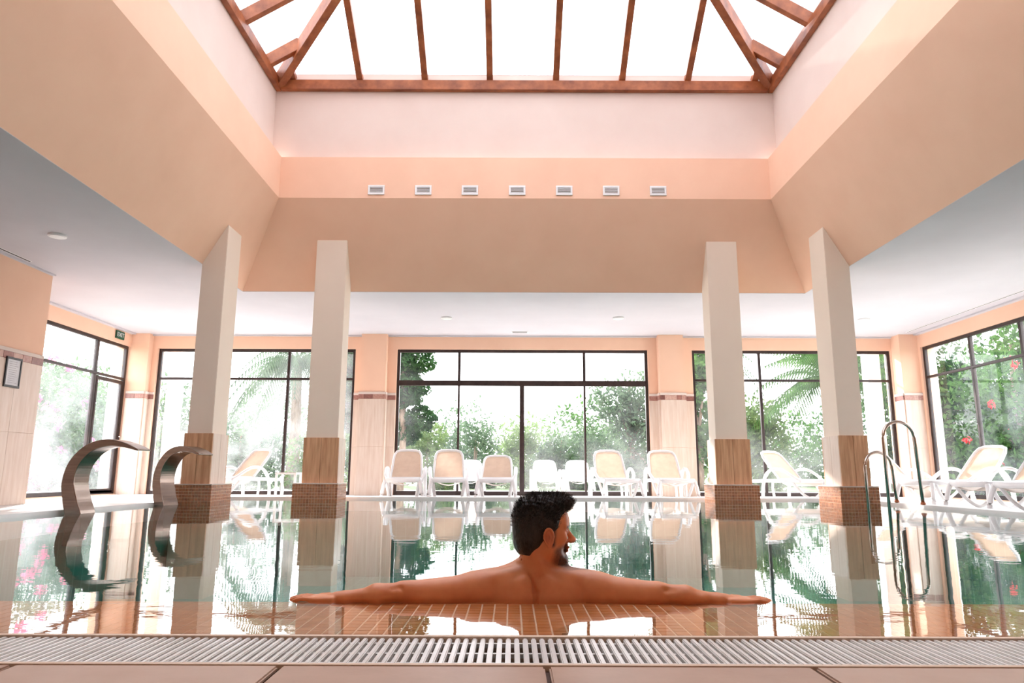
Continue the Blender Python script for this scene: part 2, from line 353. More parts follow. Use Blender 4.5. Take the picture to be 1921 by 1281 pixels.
# sloping funnel, shaft and pale upper wall
def ringwall(name, lo, hi, z0, z1, m, thick=.1):
    (a0, a1, c0, c1), (e0, e1, g0, g1) = lo, hi
    P = [(a0, c0, z0), (a1, c0, z0), (a1, c1, z0), (a0, c1, z0)]; Q = [(e0, g0, z1), (e1, g0, z1), (e1, g1, z1), (e0, g1, z1)]
    nm = ['near', 'right', 'far', 'left']; outs = [(0, -thick, 0), (thick, 0, 0), (0, thick, 0), (-thick, 0, 0)]
    for i in range(4):
        j = (i+1) % 4
        struct('%s_%s' % (name, nm[i]), MB().prism([P[i], P[j], Q[j], Q[i]], outs[i]), m)
ringwall('wall_funnel', (FXL, FXR, FYN, FYF), (SX0, SX1, SY0, SY1), ZC, FZ, 'peach')
ringwall('wall_shaft', (SX0, SX1, SY0, SY1), (SX0, SX1, SY0, SY1), FZ, ZP, 'peach', PB)
ringwall('wall_upper', (PX0, PX1, PY0, PY1), (PX0, PX1, PY0, PY1), ZP, ZT+.315, 'pale', .2)

# ------------------------------------------------------------------ skylight: hipped timber roof
roof = empty('skylight_roof', ((PX0+PX1)/2, (PY0+PY1)/2, ZT), label='hipped skylight of dark stained timber rafters and opal white panels', cat='skylight')
off = Vector(roof.location)
def rb(name, mb, m, **kw):
    o = mb.build(name, m, roof, **kw); o.location = -off; return o
PIT = .62
W2 = (PX1-PX0)/2; cx = (PX0+PX1)/2
def roofz(s): return ZT+.22+PIT*s
# ring beams
rb('ring_beam', MB().box(PX0+.10, PX1-.10, PY1-.09, PY1, ZT-.02, ZT+.16), 'wood', bevel=.006)
rb('ring_beam', MB().box(PX0+.10, PX1-.10, PY0, PY0+.09, ZT-.02, ZT+.16), 'wood', bevel=.006)
rb('ring_beam', MB().box(PX0, PX0+.09, PY0, PY1, ZT-.02, ZT+.16), 'wood', bevel=.006)
rb('ring_beam', MB().box(PX1-.09, PX1, PY0, PY1, ZT-.02, ZT+.16), 'wood', bevel=.006)
yr0, yr1 = PY0+W2, PY1-W2
if yr1 < yr0: yr0 = yr1 = (PY0+PY1)/2
ridge0, ridge1 = Vector((cx, yr0, roofz(W2)-.1)), Vector((cx, yr1, roofz(W2)-.1))
for cx0, cy0, rg in ((PX0, PY0, ridge0), (PX1, PY0, ridge0), (PX0, PY1, ridge1), (PX1, PY1, ridge1)):
    a = Vector((cx0, cy0, ZT+.10)); d = (rg-a).normalized()
    rb('hip_rafter', MB().beam(a+d*.03, rg, .13, .27), 'wood', bevel=.006)
rb('ridge_beam', MB().beam(ridge0-Vector((0, .15, 0)), ridge1+Vector((0, .15, 0)), .11, .22), 'wood', bevel=.006)
fx = [-3.785, -2.635, -1.515, -.397, .741, 1.879, 3.008, 4.16]
for x in fx:
    s = min(x-PX0, PX1-x)
    for yb, sg in ((PY1, -1), (PY0, 1)):
        a = Vector((x, yb+sg*.02, ZT+.20)); e = Vector((x, yb+sg*s, ZT+.20+PIT*(s-.02)))
        rb('rafter', MB().beam(a, e, .105, .10), 'wood', bevel=.004)
sy = [10.62, 9.50]; y = 9.50-1.12
while y > PY0+.3: sy.append(y); y -= 1.12
for y in sy:
    s = min(y-PY0, PY1-y, W2)
    for xb, sg in ((PX0, 1), (PX1, -1)):
        a = Vector((xb+sg*.02, y, ZT+.20)); e = Vector((xb+sg*s, y, ZT+.20+PIT*(s-.02)))
        rb('rafter', MB().beam(a, e, .10, .20), 'wood', bevel=.004)
# opal panels between the rafters
dz = .085
def panel(pts):
    rb('roof_panel', MB().add(pts, [tuple(range(len(pts)))]), 'opal')
xs = [PX0]+fx+[PX1]
for x0, x1 in zip(xs[:-1], xs[1:]):
    s0, s1 = min(x0-PX0, PX1-x0), min(x1-PX0, PX1-x1)
    for yb, sg in ((PY1, -1), (PY0, 1)):
        pts = [(x0, yb, roofz(0)+dz), (x1, yb, roofz(0)+dz)]
        if s1 > 1e-3: pts.append((x1, yb+sg*s1, roofz(s1)+dz))
        if x0 < cx < x1: pts.append((cx, yb+sg*W2, roofz(W2)+dz))
        if s0 > 1e-3: pts.append((x0, yb+sg*s0, roofz(s0)+dz))
        panel(pts)
ys = sorted([PY0]+sy+[PY1])
for y0, y1 in zip(ys[:-1], ys[1:]):
    s0, s1 = min(y0-PY0, PY1-y0, W2), min(y1-PY0, PY1-y1, W2)
    for xb, sg in ((PX0, 1), (PX1, -1)):
        pts = [(xb, y0, roofz(0)+dz), (xb, y1, roofz(0)+dz)]
        if s1 > 1e-3: pts.append((xb+sg*s1, y1, roofz(s1)+dz))
        for yk in (yr1, yr0):
            if y0+1e-3 < yk < y1-1e-3: pts.append((xb+sg*W2, yk, roofz(W2)+dz))
        if s0 > 1e-3: pts.append((xb+sg*s0, y0, roofz(s0)+dz))
        panel(pts)

# ------------------------------------------------------------------ windows
def window(name, axis, pos, a0, a1, z0, z1, ztr, uppers, lowers, gl, doors=(), base=.08, tr=.05, glz=None, inward=-1):
    """axis 'y': pane in the xz plane at y=pos. uppers/lowers: list of (coordinate, width)"""
    n = empty(name); n['kind'] = 'structure'
    t = .035
    def bar(nm, p, q, u, v, dd=0, parent=n):
        mb = MB()
        if axis == 'y': mb.box(p, q, pos-t-dd, pos+t, u, v)
        else: mb.box(pos-t, pos+t+dd*0, p, q, u, v)
        return mb.build(nm, 'dark', parent, bevel=.004, seg=1)
    e = .065
    bar('frame_stile', a0, a0+e, z0, z1); bar('frame_stile', a1-e, a1, z0, z1)
    bar('frame_head', a0+e, a1-e, z1-e, z1); bar('frame_sill', a0+e, a1-e, z0, z0+base)
    bar('transom', a0+e, a1-e, ztr-tr/2, ztr+tr/2)
    for x, wd in uppers: bar('mullion', x-wd/2, x+wd/2, ztr+tr/2, z1-e)
    for x, wd in lowers: bar('mullion', x-wd/2, x+wd/2, z0+base, ztr-tr/2, dd=.0)
    def panes(splits, u, v):
        xs = [a0+e]+[x for x, _ in splits]+[a1-e]
        for p, q in zip(xs[:-1], xs[1:]):
            if axis == 'y': pts = [(p, pos, u), (q, pos, u), (q, pos, v), (p, pos, v)]
            else: pts = [(pos, p, u), (pos, q, u), (pos, q, v), (pos, p, v)]
            MB().add(pts, [(0, 1, 2, 3)]).build('glass_pane', gl, n)
    panes(uppers, ztr, z1-e); panes(lowers, z0+base, ztr)
    for p, q in doors:      # an opening leaf: stiles and rails proud of the frame, with a handle
        bar('door_stile', p, p+.06, z0+.02, ztr-.05, dd=.02); bar('door_stile', q-.06, q, z0+.02, ztr-.05, dd=.02)
        bar('door_rail', p+.06, q-.06, z0+.02, z0+.11, dd=.02); bar('door_rail', p+.06, q-.06, ztr-.12, ztr-.05, dd=.02)
    return n
YG = YW+.10
window('window_1', 'y', YG, -7.93, -3.50, ZD, 3.165, 2.49, [(-6.45, .06), (-5.0, .06)], [(-6.45, .06), (-5.0, .06)], 'midglass')
w2 = window('window_2', 'y', YG, -2.57, 3.04, ZD, 3.165, 2.41, [(-1.18, .06), (1.62, .06)], [(-1.18, .045), (.225, .10), (1.62, .045)], 'glass', tr=.12, base=.09)
window('window_3', 'y', YG, 4.03, 8.485, ZD, 3.165, 2.49, [(5.55, .06), (7.02, .06)], [(5.55, .06), (7.02, .06)], 'glass')
w4 = window('window_4', 'x', XL-.08, 12.43, 15.42, -.02, 3.165, 2.43, [(14.3, .07)], [(14.3, .08)], 'fogglass', doors=[(14.36, 15.34)])
w5 = window('window_5', 'x', XR+.08, 8.0, 15.16, -.02, 3.165, 2.50, [(13.60, .06), (12.2, .06), (10.8, .06), (9.4, .06)], [(13.60, .06), (12.2, .06), (10.8, .06), (9.4, .06)], 'glass')
MB().tube(catmull([(XL+.0, 15.30, 1.02), (XL+.05, 15.30, 1.04), (XL+.05, 15.30, 1.16), (XL+.0, 15.30, 1.18)], 4), .009).build('door_handle', 'chrome', w4, smooth=True)

# ------------------------------------------------------------------ pool basin, ledge, water, grate
b = MB()
b.box(PXL-.25, PXR+.25, PYN, PYF+.3, -1.45, -1.25)
b.box(PXL-.2, PXL+.0, PYN, PYF, -1.25, -.2); b.box(PXR, PXR+.2, PYN, PYF, -1.25, -.2); b.box(PXL, PXR, PYF, PYF+.2, -1.25, -.2)
o = struct('pool_basin', b, 'pool')
LE = 2.585; LZ = -.014
ledge = empty('pool_ledge', (0, (PYN+LE)/2, LZ)); ledge['kind'] = 'structure'; lo = -Vector(ledge.location)
o = MB().box(PXL, PXR, PYN, LE, -1.25, LZ-.0015).build('ledge_bed', 'lgrout', ledge); o.location = lo
tp = .0433
tm = mesh_of(MB().box(-.0192, .0192, -.0206, .0206, -.005, 0), 'ledge_tile', 'ltile', .0012)
rest = MB(); rows = 13
for r in range(rows):
    y = PYN+.012+tp/2+r*tp
    c0, c1 = int((PXL-0)/tp)+1, int(PXR/tp)-1
    for c in range(c0, c1+1):
        x = c*tp+.01
        if -11 <= c <= 11: inst(tm, 'ledge_tile', ledge, (x, y-ledge.location.y, 0))
        else: rest.box(x-.0192, x+.0192, y-.0206, y+.0206, LZ-.004, LZ)
o = rest.build('ledge_tiles', 'ltiles', ledge); o.location = lo; o['kind'] = 'stuff'
# vertical face of the ledge
o = MB().box(PXL, PXR, LE, LE+.012, -1.25, LZ-.03).build('ledge_face', 'pool', ledge); o.location = lo
o = MB().box(PXL, PXR, LE-.01, LE+.014, LZ-.03, LZ).build('ledge_nosing', 'ltiles', ledge, bevel=.004); o.location = lo
# water surface as a fine grid with soft swell
nx, ny = 120, 120
vs = []; fs = []
for j in range(ny+1):
    for i in range(nx+1):
        x = PXL+(PXR-PXL)*i/nx; y = PYN+.006+(PYF-PYN-.006)*j/ny
        vs.append((x, y, 0))
for j in range(ny):
    for i in range(nx):
        k = j*(nx+1)+i; fs.append((k, k+1, k+nx+2, k+nx+1))
wat = MB().add(vs, fs).build('pool_water', 'water', None, smooth=True)
tag(wat, 'still green pool water mirroring the windows and pillars', 'water', kind='stuff')
# overflow grate
gr = empty('drain_grate', (0, 1.86, 0), label='long cream plastic slatted overflow grate along the near pool edge', cat='grate')
sm = mesh_of(MB().box(-.0066, .0066, -.127, .127, -.018, .001), 'grate_slat', 'grate', .0025)
gp = .0222; NS = 146
for i in range(NS):
    x = (i-NS/2+.5)*gp; inst(sm, 'grate_slat', gr, (x+.004, 0, -.001))
ot = MB()
x = NS/2*gp+.004+gp/2
while x < PXR+.2:
    ot.box(x-.0066, x+.0066, -.127, .127, -.018, 0); x += gp
x = -NS/2*gp+.004-gp/2
while x > PXL-.2:
    ot.box(x-.0066, x+.0066, -.127, .127, -.018, 0); x -= gp
o = ot.build('grate_slats', 'grate', gr); o['kind'] = 'stuff'
for yy in (.105, .0, -.112): MB().box(PXL-.2, PXR+.2, yy-.006, yy+.006, -.018, -.008 if yy > -.1 else -.003).build('grate_bar', 'grate', gr)
b = MB(); b.box(PXL-.25, PXR+.25, 1.72, 2.0, -.3, -.14); struct('trim_5', b, 'channel')
# small skimmer outlet on the ledge
sk = empty('ledge_outlet', (.175, 2.055, LZ+.004), label='small square steel outlet plate with dark hole on the orange ledge', cat='outlet')
for a in ((-.034, .034, -.026, -.014), (-.034, .034, .014, .026), (-.034, -.010, -.014, .014), (.012, .034, -.014, .014)):
    MB().box(a[0], a[1], a[2], a[3], -.004, .004).build('outlet_plate', 'chrome', sk, bevel=.001)
MB().box(-.010, .012, -.014, .014, -.006, -.002).build('outlet_hole', 'hole', sk)

# ------------------------------------------------------------------ pillars
def pillar(x0, x1, y0, y1, ztop, bx, label, vseed):
    ox, oy = (x0+x1)/2, (y0+y1)/2
    n = empty('pillar', (ox, oy, -1.25), label=label, cat='pillar', group='square ivory pillars standing in the pool'); lo = Vector((-ox, -oy, 1.25))
    def P(name, mb, m, **kw):
        o = mb.build(name, m, n, **kw); o.location = lo; return o
    P('shaft', MB().box(x0, x1, y0, y1, .26, ztop), 'ivory', bevel=.006)
    t = .028
    # travertine cladding: three strips on each visible face
    def strips(face, p0, p1):
        k = 2 if face in ('y-', 'y+') else 2
        for i in range(k):
            a = p0+(p1-p0)*i/k+.0015; c = p0+(p1-p0)*(i+1)/k-.0015
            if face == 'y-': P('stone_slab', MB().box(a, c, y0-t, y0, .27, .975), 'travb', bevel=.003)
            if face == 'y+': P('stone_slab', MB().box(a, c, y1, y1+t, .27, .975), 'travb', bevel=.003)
            if face == 'x-': P('stone_slab', MB().box(x0-t, x0, a, c, .27, .975), 'trav', bevel=.003)
            if face == 'x+': P('stone_slab', MB().box(x1, x1+t, a, c, .27, .975), 'trav', bevel=.003)
    strips('y-', x0-t, x1+t); strips('y+', x0-t, x1+t); strips('x-', y0, y1); strips('x+', y0, y1)
    X0, X1, Y0, Y1 = bx
    pl = P('plinth', MB().box(X0+.004, X1-.004, Y0+.004, Y1-.004, -1.25, .258), 'grout')
    P('plinth_cap', MB().box(X0-.004, X1+.004, Y0-.004, Y1+.004, .258, .272), 'pale', bevel=.003)
    mb = MB(); g = .0030
    for face in range(4):
        L = (X1-X0) if face < 2 else (Y1-Y0); nn = max(1, round(L/.0433)); pw = L/nn
        for r in range(12):
            z = .256-(r+1)*.0433
            for i in range(nn):
                a = i*pw+g; c = (i+1)*pw-g
                if face == 0: mb.box(X0+a, X0+c, Y0, Y0+.006, z+g, z+.0433-g)
                elif face == 1: mb.box(X0+a, X0+c, Y1-.006, Y1, z+g, z+.0433-g)
                elif face == 2: mb.box(X0, X0+.006, Y0+a, Y0+c, z+g, z+.0433-g)
                else: mb.box(X1-.006, X1, Y0+a, Y0+c, z+g, z+.0433-g)
    o = mb.build('mosaic_tiles', 'mosaic', pl); o['kind'] = 'stuff'
    return n
pillar(-4.60, -4.25, 10.09, 10.60, 4.08, (-4.70, -4.16, 10.0, 10.72), 'ivory pillar nearest the left edge, beside the farther curved fountain', 1)
pillar(-3.25, -2.75, 11.26, 11.66, 4.24, (-3.39, -2.69, 11.15, 11.75), 'ivory pillar left of the sunbather, just left of the middle glass doors', 2)
pillar(3.23, 3.73, 11.26, 11.66, 4.24, (3.14, 3.84, 11.15, 11.75), 'ivory pillar right of the middle glass doors, away from the steel handrails', 3)
pillar(4.65, 5.0, 10.09, 10.60, 4.08, (4.56, 5.10, 10.0, 10.72), 'ivory pillar nearest the right edge, just behind the steel pool handrails', 4)

# ------------------------------------------------------------------ wall vents, ceiling lights, sign, notice
vcx = [706, 790, 872.5, 962, 1050.5, 1141.5, 1234.5]
vl = ['leftmost of the seven white air vents high on the peach wall', 'white air vent second from the left, high on the peach wall', 'white air vent third from the left, high on the peach wall', 'white air vent in the middle of the row of seven, high on the peach wall',
      'white air vent third from the right, high on the peach wall', 'white air vent second from the right, high on the peach wall', 'rightmost of the seven white air vents high on the peach wall']
def make_vent():
    n = empty('air_vent'); w_, h_ = .135, .082
    mb = MB(); mb.box(-w_, w_, -.02, 0, h_-.035, h_); mb.box(-w_, w_, -.02, 0, -h_, -h_+.035); mb.box(-w_, -w_+.03, -.02, 0, -h_+.035, h_-.035); mb.box(w_-.03, w_, -.02, 0, -h_+.035, h_-.035)
    mb.build('vent_frame', 'white', n, bevel=.003, seg=1)
    MB().box(-w_+.03, w_-.03, -.004, 0, -h_+.035, h_-.035).build('vent_back', 'ventback', n)
    for i in range(4):
        z = -h_+.047+i*.024
        MB().add([(-w_+.03, -.017, z-.007), (w_-.03, -.017, z-.007), (w_-.03, -.004, z+.007), (-w_+.03, -.004, z+.007)], [(0, 1, 2, 3)]).build('vent_slat', 'white', n, solid=.002)
    return n
v0 = make_vent()
for i, px in enumerate(vcx):
    v = v0 if i == 0 else copy_tree(v0)
    v.location = (-2.231+i*(2.384+2.231)/6+[0, .0, -.005, .0, .0, 0, 0][i], SY1, 4.985); v['label'] = vl[i]; v['category'] = 'vent'; v['group'] = 'row of air vents above the funnel'
def make_light():
    n = empty('ceiling_light')
    MB().tube([(0, 0, 0), (0, 0, -.03)], .11, 28).build('light_rim', 'white', n, bevel=.002)
    MB().tube([(0, 0, -.028), (0, 0, -.036)], [.095, .09], 28).build('light_diffuser', 'white', n)
    return n
l0 = make_light()
for i, (x, y, lb) in enumerate(((-5.93, 8.8, 'round white ceiling light near the left wall'), (-1.30, 13.68, 'round ceiling light above the loungers left of the middle doors'), (2.10, 13.63, 'round ceiling light above the loungers right of the middle doors'), (6.98, 13.7, 'round ceiling light near the far right corner'))):
    l = l0 if i == 0 else copy_tree(l0); l.location = (x, y, ZC); tag(l, lb, 'ceiling light', 'round ceiling lights')
cv = empty('ceiling_vent', (.17, 15.1, ZC), label='thin rectangular vent in the white ceiling above the middle glass doors', cat='vent')
MB().box(-.18, .18, -.07, .07, -.012, 0).build('vent_frame', 'white', cv, bevel=.002)
for k in range(4): MB().box(-.16, .16, -.05+k*.032, -.042+k*.032, -.015, -.012).build('vent_slot', 'hole', cv)
sv = empty('slot_diffuser', (-7.08, 8.9, ZC), label='long dark slot diffuser in the ceiling along the left wall', cat='diffuser')
MB().box(-.03, .03, -1.1, 1.1, -.008, 0).build('slot_frame', 'white', sv); MB().box(-.012, .012, -1.08, 1.08, -.011, -.008).build('slot', 'hole', sv)
sv = empty('slot_diffuser', (8.55, 11.8, ZC), label='long thin slot diffuser in the ceiling along the right windows', cat='diffuser')
MB().box(-.03, .03, -3.2, 3.2, -.008, 0).build('slot_frame', 'white', sv); MB().box(-.007, .007, -3.18, 3.18, -.011, -.008).build('slot', 'hole', sv)
sg = empty('exit_sign', (XL, 14.92, 3.325), label='small dark green EXIT sign above the left side door', cat='sign')
MB().box(0, .03, -.16, .16, -.085, .085).build('sign_box', 'green', sg, bevel=.004)
def text(body, size, mat, parent, loc, rot, name='lettering', ext=.002):
    cu = bpy.data.curves.new('txt', 'FONT'); cu.body = body; cu.size = size; cu.extrude = ext; cu.align_x = 'CENTER'; cu.align_y = 'CENTER'
    t = bpy.data.objects.new('txt', cu); COL.objects.link(t); dg = bpy.context.evaluated_depsgraph_get(); me = bpy.data.meshes.new_from_object(t.evaluated_get(dg)); bpy.data.objects.remove(t)
    me.materials.clear(); me.materials.append(M[mat]); o = bpy.data.objects.new(name, me); COL.objects.link(o); o.parent = parent; o.location = loc; o.rotation_euler = rot; return o
text('EXIT', .13, 'paper', sg, (.032, 0, 0), (R(90), 0, R(90)))
nf = empty('framed_notice', (XJ+.022, 10.06, 1.83), label='narrow black framed notice on the left stone wall', cat='notice')
mb = MB(); mb.box(0, .02, -.16, .16, .185, .215); mb.box(0, .02, -.16, .16, -.215, -.185); mb.box(0, .02, -.16, -.135, -.185, .185); mb.box(0, .02, .135, .16, -.185, .185); mb.build('notice_frame', 'black', nf, bevel=.002)
MB().box(0, .01, -.135, .135, -.185, .185).build('notice_sheet', 'paper', nf)
mb = MB(); rn = random.Random(3)
for k in range(11):
    z = .15-k*.03; mb.box(.010, .0108, -.10+rn.random()*.02, .10-rn.random()*.06, z, z+.006)
mb.build('notice_text', 'print', nf)

# ------------------------------------------------------------------ swan-neck fountains
def make_fountain():
    n = empty('swan_fountain')
    W = .25
    cen = catmull([(.0, -.35), (0.0, -.08), (-.06, .10), (-.105, .30), (-.06, .50), (.08, .655), (.27, .715), (.45, .695), (.62, .640)], 6)
    cen = [Vector((p[0], 0, p[1])) for p in [(q.x, q.y) for q in [Vector((a.x, a.y)) if len(a) == 2 else Vector((a[0], a[1])) for a in cen]]]
    N = len(cen); mb = MB()
    for i, p in enumerate(cen):
        a = cen[max(0, i-1)]; c = cen[min(N-1, i+1)]; d = (c-a).normalized(); nrm = Vector((-d.z, 0, d.x))
        u = i/(N-1); t = .085*(1-u)**.75+.008
        for yy in (-W/2, W/2):
            for sg_ in (-1, 1): mb.v.append(tuple(p+nrm*t*sg_+Vector((0, yy, 0))))
    idx = lambda i, k: i*4+k
    for i in range(N-1):
        for k0, k1 in ((0, 1), (1, 3), (3, 2), (2, 0)): mb.f.append((idx(i, k0), idx(i, k1), idx(i+1, k1), idx(i+1, k0)))
    mb.f.append((0, 1, 3, 2)); e = (N-1)*4; mb.f.append((e, e+2, e+3, e+1))
    body = mb.build('spout_body', 'steel', n)
    return n
def V2(p): return Vector(p)
_c = catmull
def catmull(pts, k=6):
    if len(pts[0]) == 2: return _c([(p[0], p[1], 0) for p in pts], k)
    return _c(pts, k)
f0 = make_fountain()
for q in f0.children:
    q.data.polygons.foreach_set('use_smooth', [False]*len(q.data.polygons))
    md = q.modifiers.new('bev', 'BEVEL'); md.width = .006; md.segments = 2; md.limit_method = 'ANGLE'
f0.location = (-4.56, 7.70, 0.02); f0.rotation_euler = (0, 0, R(-3)); tag(f0, 'curved steel water fountain nearest the camera at the left pool edge', 'fountain', 'swan neck fountains')
f1 = copy_tree(f0); f1.location = (-4.60, 9.68, 0.02); f1.rotation_euler = (0, 0, R(-22)); f1.scale = (.98, .98, 1.0); tag(f1, 'curved steel water fountain farther back, in front of the left pillar', 'fountain', 'swan neck fountains')

# ------------------------------------------------------------------ handrails
def rail(pts, label):
    n = empty('pool_handrail', (pts[0][0], pts[0][1], 0), label=label, cat='handrail', group='steel pool handrails'); lo = -Vector(n.location)
    o = MB().tube(pts, .021, 12).build('rail_tube', 'chrome', n, smooth=True); o.location = lo
    e = Vector(pts[-1]); o = MB().tube([(e.x, e.y, .055), (e.x, e.y, .085)], [.034, .026], 12).build('rail_collar', 'rust', n, smooth=False); o.location = lo
def loop(xa, ya, xb, yb, ztop, zb=-.75):
    L = []; rx = (xb-xa)/2; r = .9*math.hypot(xb-xa, yb-ya)/2
    L.append((xa-.0, ya, zb)); L.append((xa, ya, ztop-r))
    for k in range(1, 16):
        t = math.pi*k/16; L.append((xa+(xb-xa)*(1-math.cos(t))/2, ya+(yb-ya)*(1-math.cos(t))/2, ztop-r+r*math.sin(t)))
    L.append((xb, yb, ztop-r)); L.append((xb+.03, yb, .05)); return L
rail(loop(4.88, 9.9, 5.30, 10.0, .74), 'lower steel handrail loop, farther back beside the right pillar')
rail(loop(4.80, 9.2, 5.26, 9.3, 1.11), 'taller steel handrail loop, nearer the camera')
# fix: both deck ends reach the curb
# ------------------------------------------------------------------ loungers
def make_lounger(angle, name='sun_lounger'):
    n = empty(name)
    for sgn in (-1, 1):
        X = .30*sgn
        MB().tube([(X, .02, .35), (X, .35, .35), (X, .8, .35), (X, 1.30, .35), (X, 1.88, .33)], .032, 8, ry=.6).build('side_rail', 'white', n, smooth=True)
        Y = sgn*.355
        MB().tube(catmull([(X, .62, .33), (Y, .80, .45), (Y*1.02, 1.02, .555), (Y*1.02, 1.25, .56), (Y, 1.42, .45), (Y, 1.50, .24), (Y, 1.52, .02)], 5), .027, 8, ry=1.3).build('armrest', 'white', n, smooth=True)
        MB().tube(catmull([(X, .03, .345), (X*1.08, .01, .26), (X*1.16, -.02, .12), (X*1.22, -.03, .012)], 4), [.034]*13, 8, ry=.9).build('leg', 'white', n, smooth=True)
        MB().tube(catmull([(X*.98, .10, .33), (X*.86, .24, .14), (X*.80, .42, .035), (X*.86, .62, .10), (X*1.0, .84, .33)], 5), .025, 8, ry=1.2).build('leg_loop', 'white', n, smooth=True)
        MB().tube(catmull([(X, 1.86, .33), (X*1.1, 1.90, .18), (X*1.12, 1.88, .01)], 4), .024, 8).build('leg', 'white', n, smooth=True)
    MB().tube([(-.30, .03, .35), (-.15, .01, .345), (0, .005, .343), (.15, .01, .345), (.30, .03, .35)], .040, 8, ry=.7).build('front_rail', 'white', n, smooth=True)
    MB().tube([(-.30, 1.86, .33), (.30, 1.86, .33)], .02, 8).build('rear_rail', 'white', n, smooth=True)
    # sagging seat
    vs = []; fs = []; a_, c_ = 8, 10
    for j in range(c_+1):
        for i in range(a_+1):
            u = -1+2*i/a_; vs.append((u*.285, .04+1.12*j/c_, .355-.10*(1-u*u)))
    for j in range(c_):
        for i in range(a_): k = j*(a_+1)+i; fs.append((k, k+1, k+a_+2, k+a_+1))
    MB().add(vs, fs).build('seat_sling', 'slingw', n, smooth=True, solid=.004)
    # backrest
    ca, sa = math.cos(R(angle)), math.sin(R(angle)); H0 = Vector((0, 1.14, .37))
    def bp(u, v, d=0): return H0+Vector((u, ca*v-sa*d, sa*v+ca*d))
    L = .74; outl = [(-.285, 0), (-.285, .25), (-.275, .50), (-.262, .62), (-.225, .705), (-.15, L), (0, L+.008), (.15, L), (.225, .705), (.262, .62), (.275, .50), (.285, .25), (.285, 0)]
    MB().tube([bp(u, v) for u, v in outl], .030, 8, ry=.8, closed=True).build('backrest_frame', 'white', n, smooth=True)
    vs = [tuple(bp(0, .36, -.02))]+[tuple(bp(u*.97, v*.99+.004)) for u, v in outl]
    MB().add(vs, [(0, i, i % len(outl)+1) for i in range(1, len(outl)+1)]).build('backrest_sling', 'sling', n, smooth=True)
    MB().tube([bp(-.2, .35, -.03), (-.2, 1.62, .33)], .012, 6).build('support_strut', 'white', n, smooth=True)
    MB().tube([bp(.2, .35, -.03), (.2, 1.62, .33)], .012, 6).build('support_strut', 'white', n, smooth=True)
    return n
p50 = make_lounger(47); p38 = make_lounger(36)
LG = 'white loungers around the pool'
spots = [
 (50, -1.93, 12.72, 5, 'white lounger with raised beige back, leftmost in front of the middle glass doors'),
 (50, -1.11, 12.72, 5, 'white lounger with raised beige back, second from left before the middle doors'),
 (38, -.28, 12.72, 0, 'white lounger with its beige back set lower, just left of the sunbather'),
 (50, 1.97, 12.72, 2, 'white lounger with raised beige back, right of the sunbather before the glass doors'),
 (50, 2.94, 12.72, -2, 'white lounger with raised beige back before the stone wall strip right of the middle doors'),
 (50, -5.75, 12.95, -27, 'white lounger turned sideways between the two left pillars'),
 (50, 5.95, 13.0, 27, 'white lounger turned sideways between the two right pillars'),
 (50, 8.0, 12.9, 25, 'white lounger behind the steel handrails near the far right corner'),
 (50, 6.15, 11.0, -74, 'white lounger side-on by the right windows, its whole back in view'),
 (50, 6.35, 10.05, -76, 'white lounger by the right windows with its back cut by the frame edge'),
 (50, 6.30, 9.05, -78, 'nearest white lounger at the right frame edge, only its foot end in view'),
 (38, .85, 16.9, 0, 'white lounger outside the glass, directly behind the sunbather head'),
 (38, 1.62, 17.1, -3, 'white lounger outside the glass, right of the one behind the sunbather'),
 (38, -.98, 16.9, 3, 'white lounger outside the glass, half hidden behind the second indoor lounger')]
used = set()
for kind, x, y, rz, lb in spots:
    src = p50 if kind == 50 else p38
    o = src if kind not in used else copy_tree(src); used.add(kind)
    o.location = (x, y, ZD if y < 15.6 else -.06); o.rotation_euler = (0, 0, R(rz)); tag(o, lb, 'lounger', LG)
# side table
tb = empty('side_table', (-3.98, 12.85, ZD), label='small square white plastic side table beside the left lounger', cat='table')
MB().box(-.19, .19, -.19, .19, .44, .475).build('table_top', 'white', tb, bevel=.008)
for sx in (-1, 1):
    for s2 in (-1, 1): MB().box(sx*.165-.02, sx*.165+.02, s2*.165-.02, s2*.165+.02, 0, .44).build('leg', 'white', tb, bevel=.005)

# ------------------------------------------------------------------ man (one continuous surface from a signed distance field)
HO = np.array([.110, 2.665, .238]); YA = math.radians(19)
F_ = np.array([math.cos(YA), math.sin(YA), 0]); L_ = np.array([-math.sin(YA), math.cos(YA), 0]); U_ = np.array([0, 0, 1.])
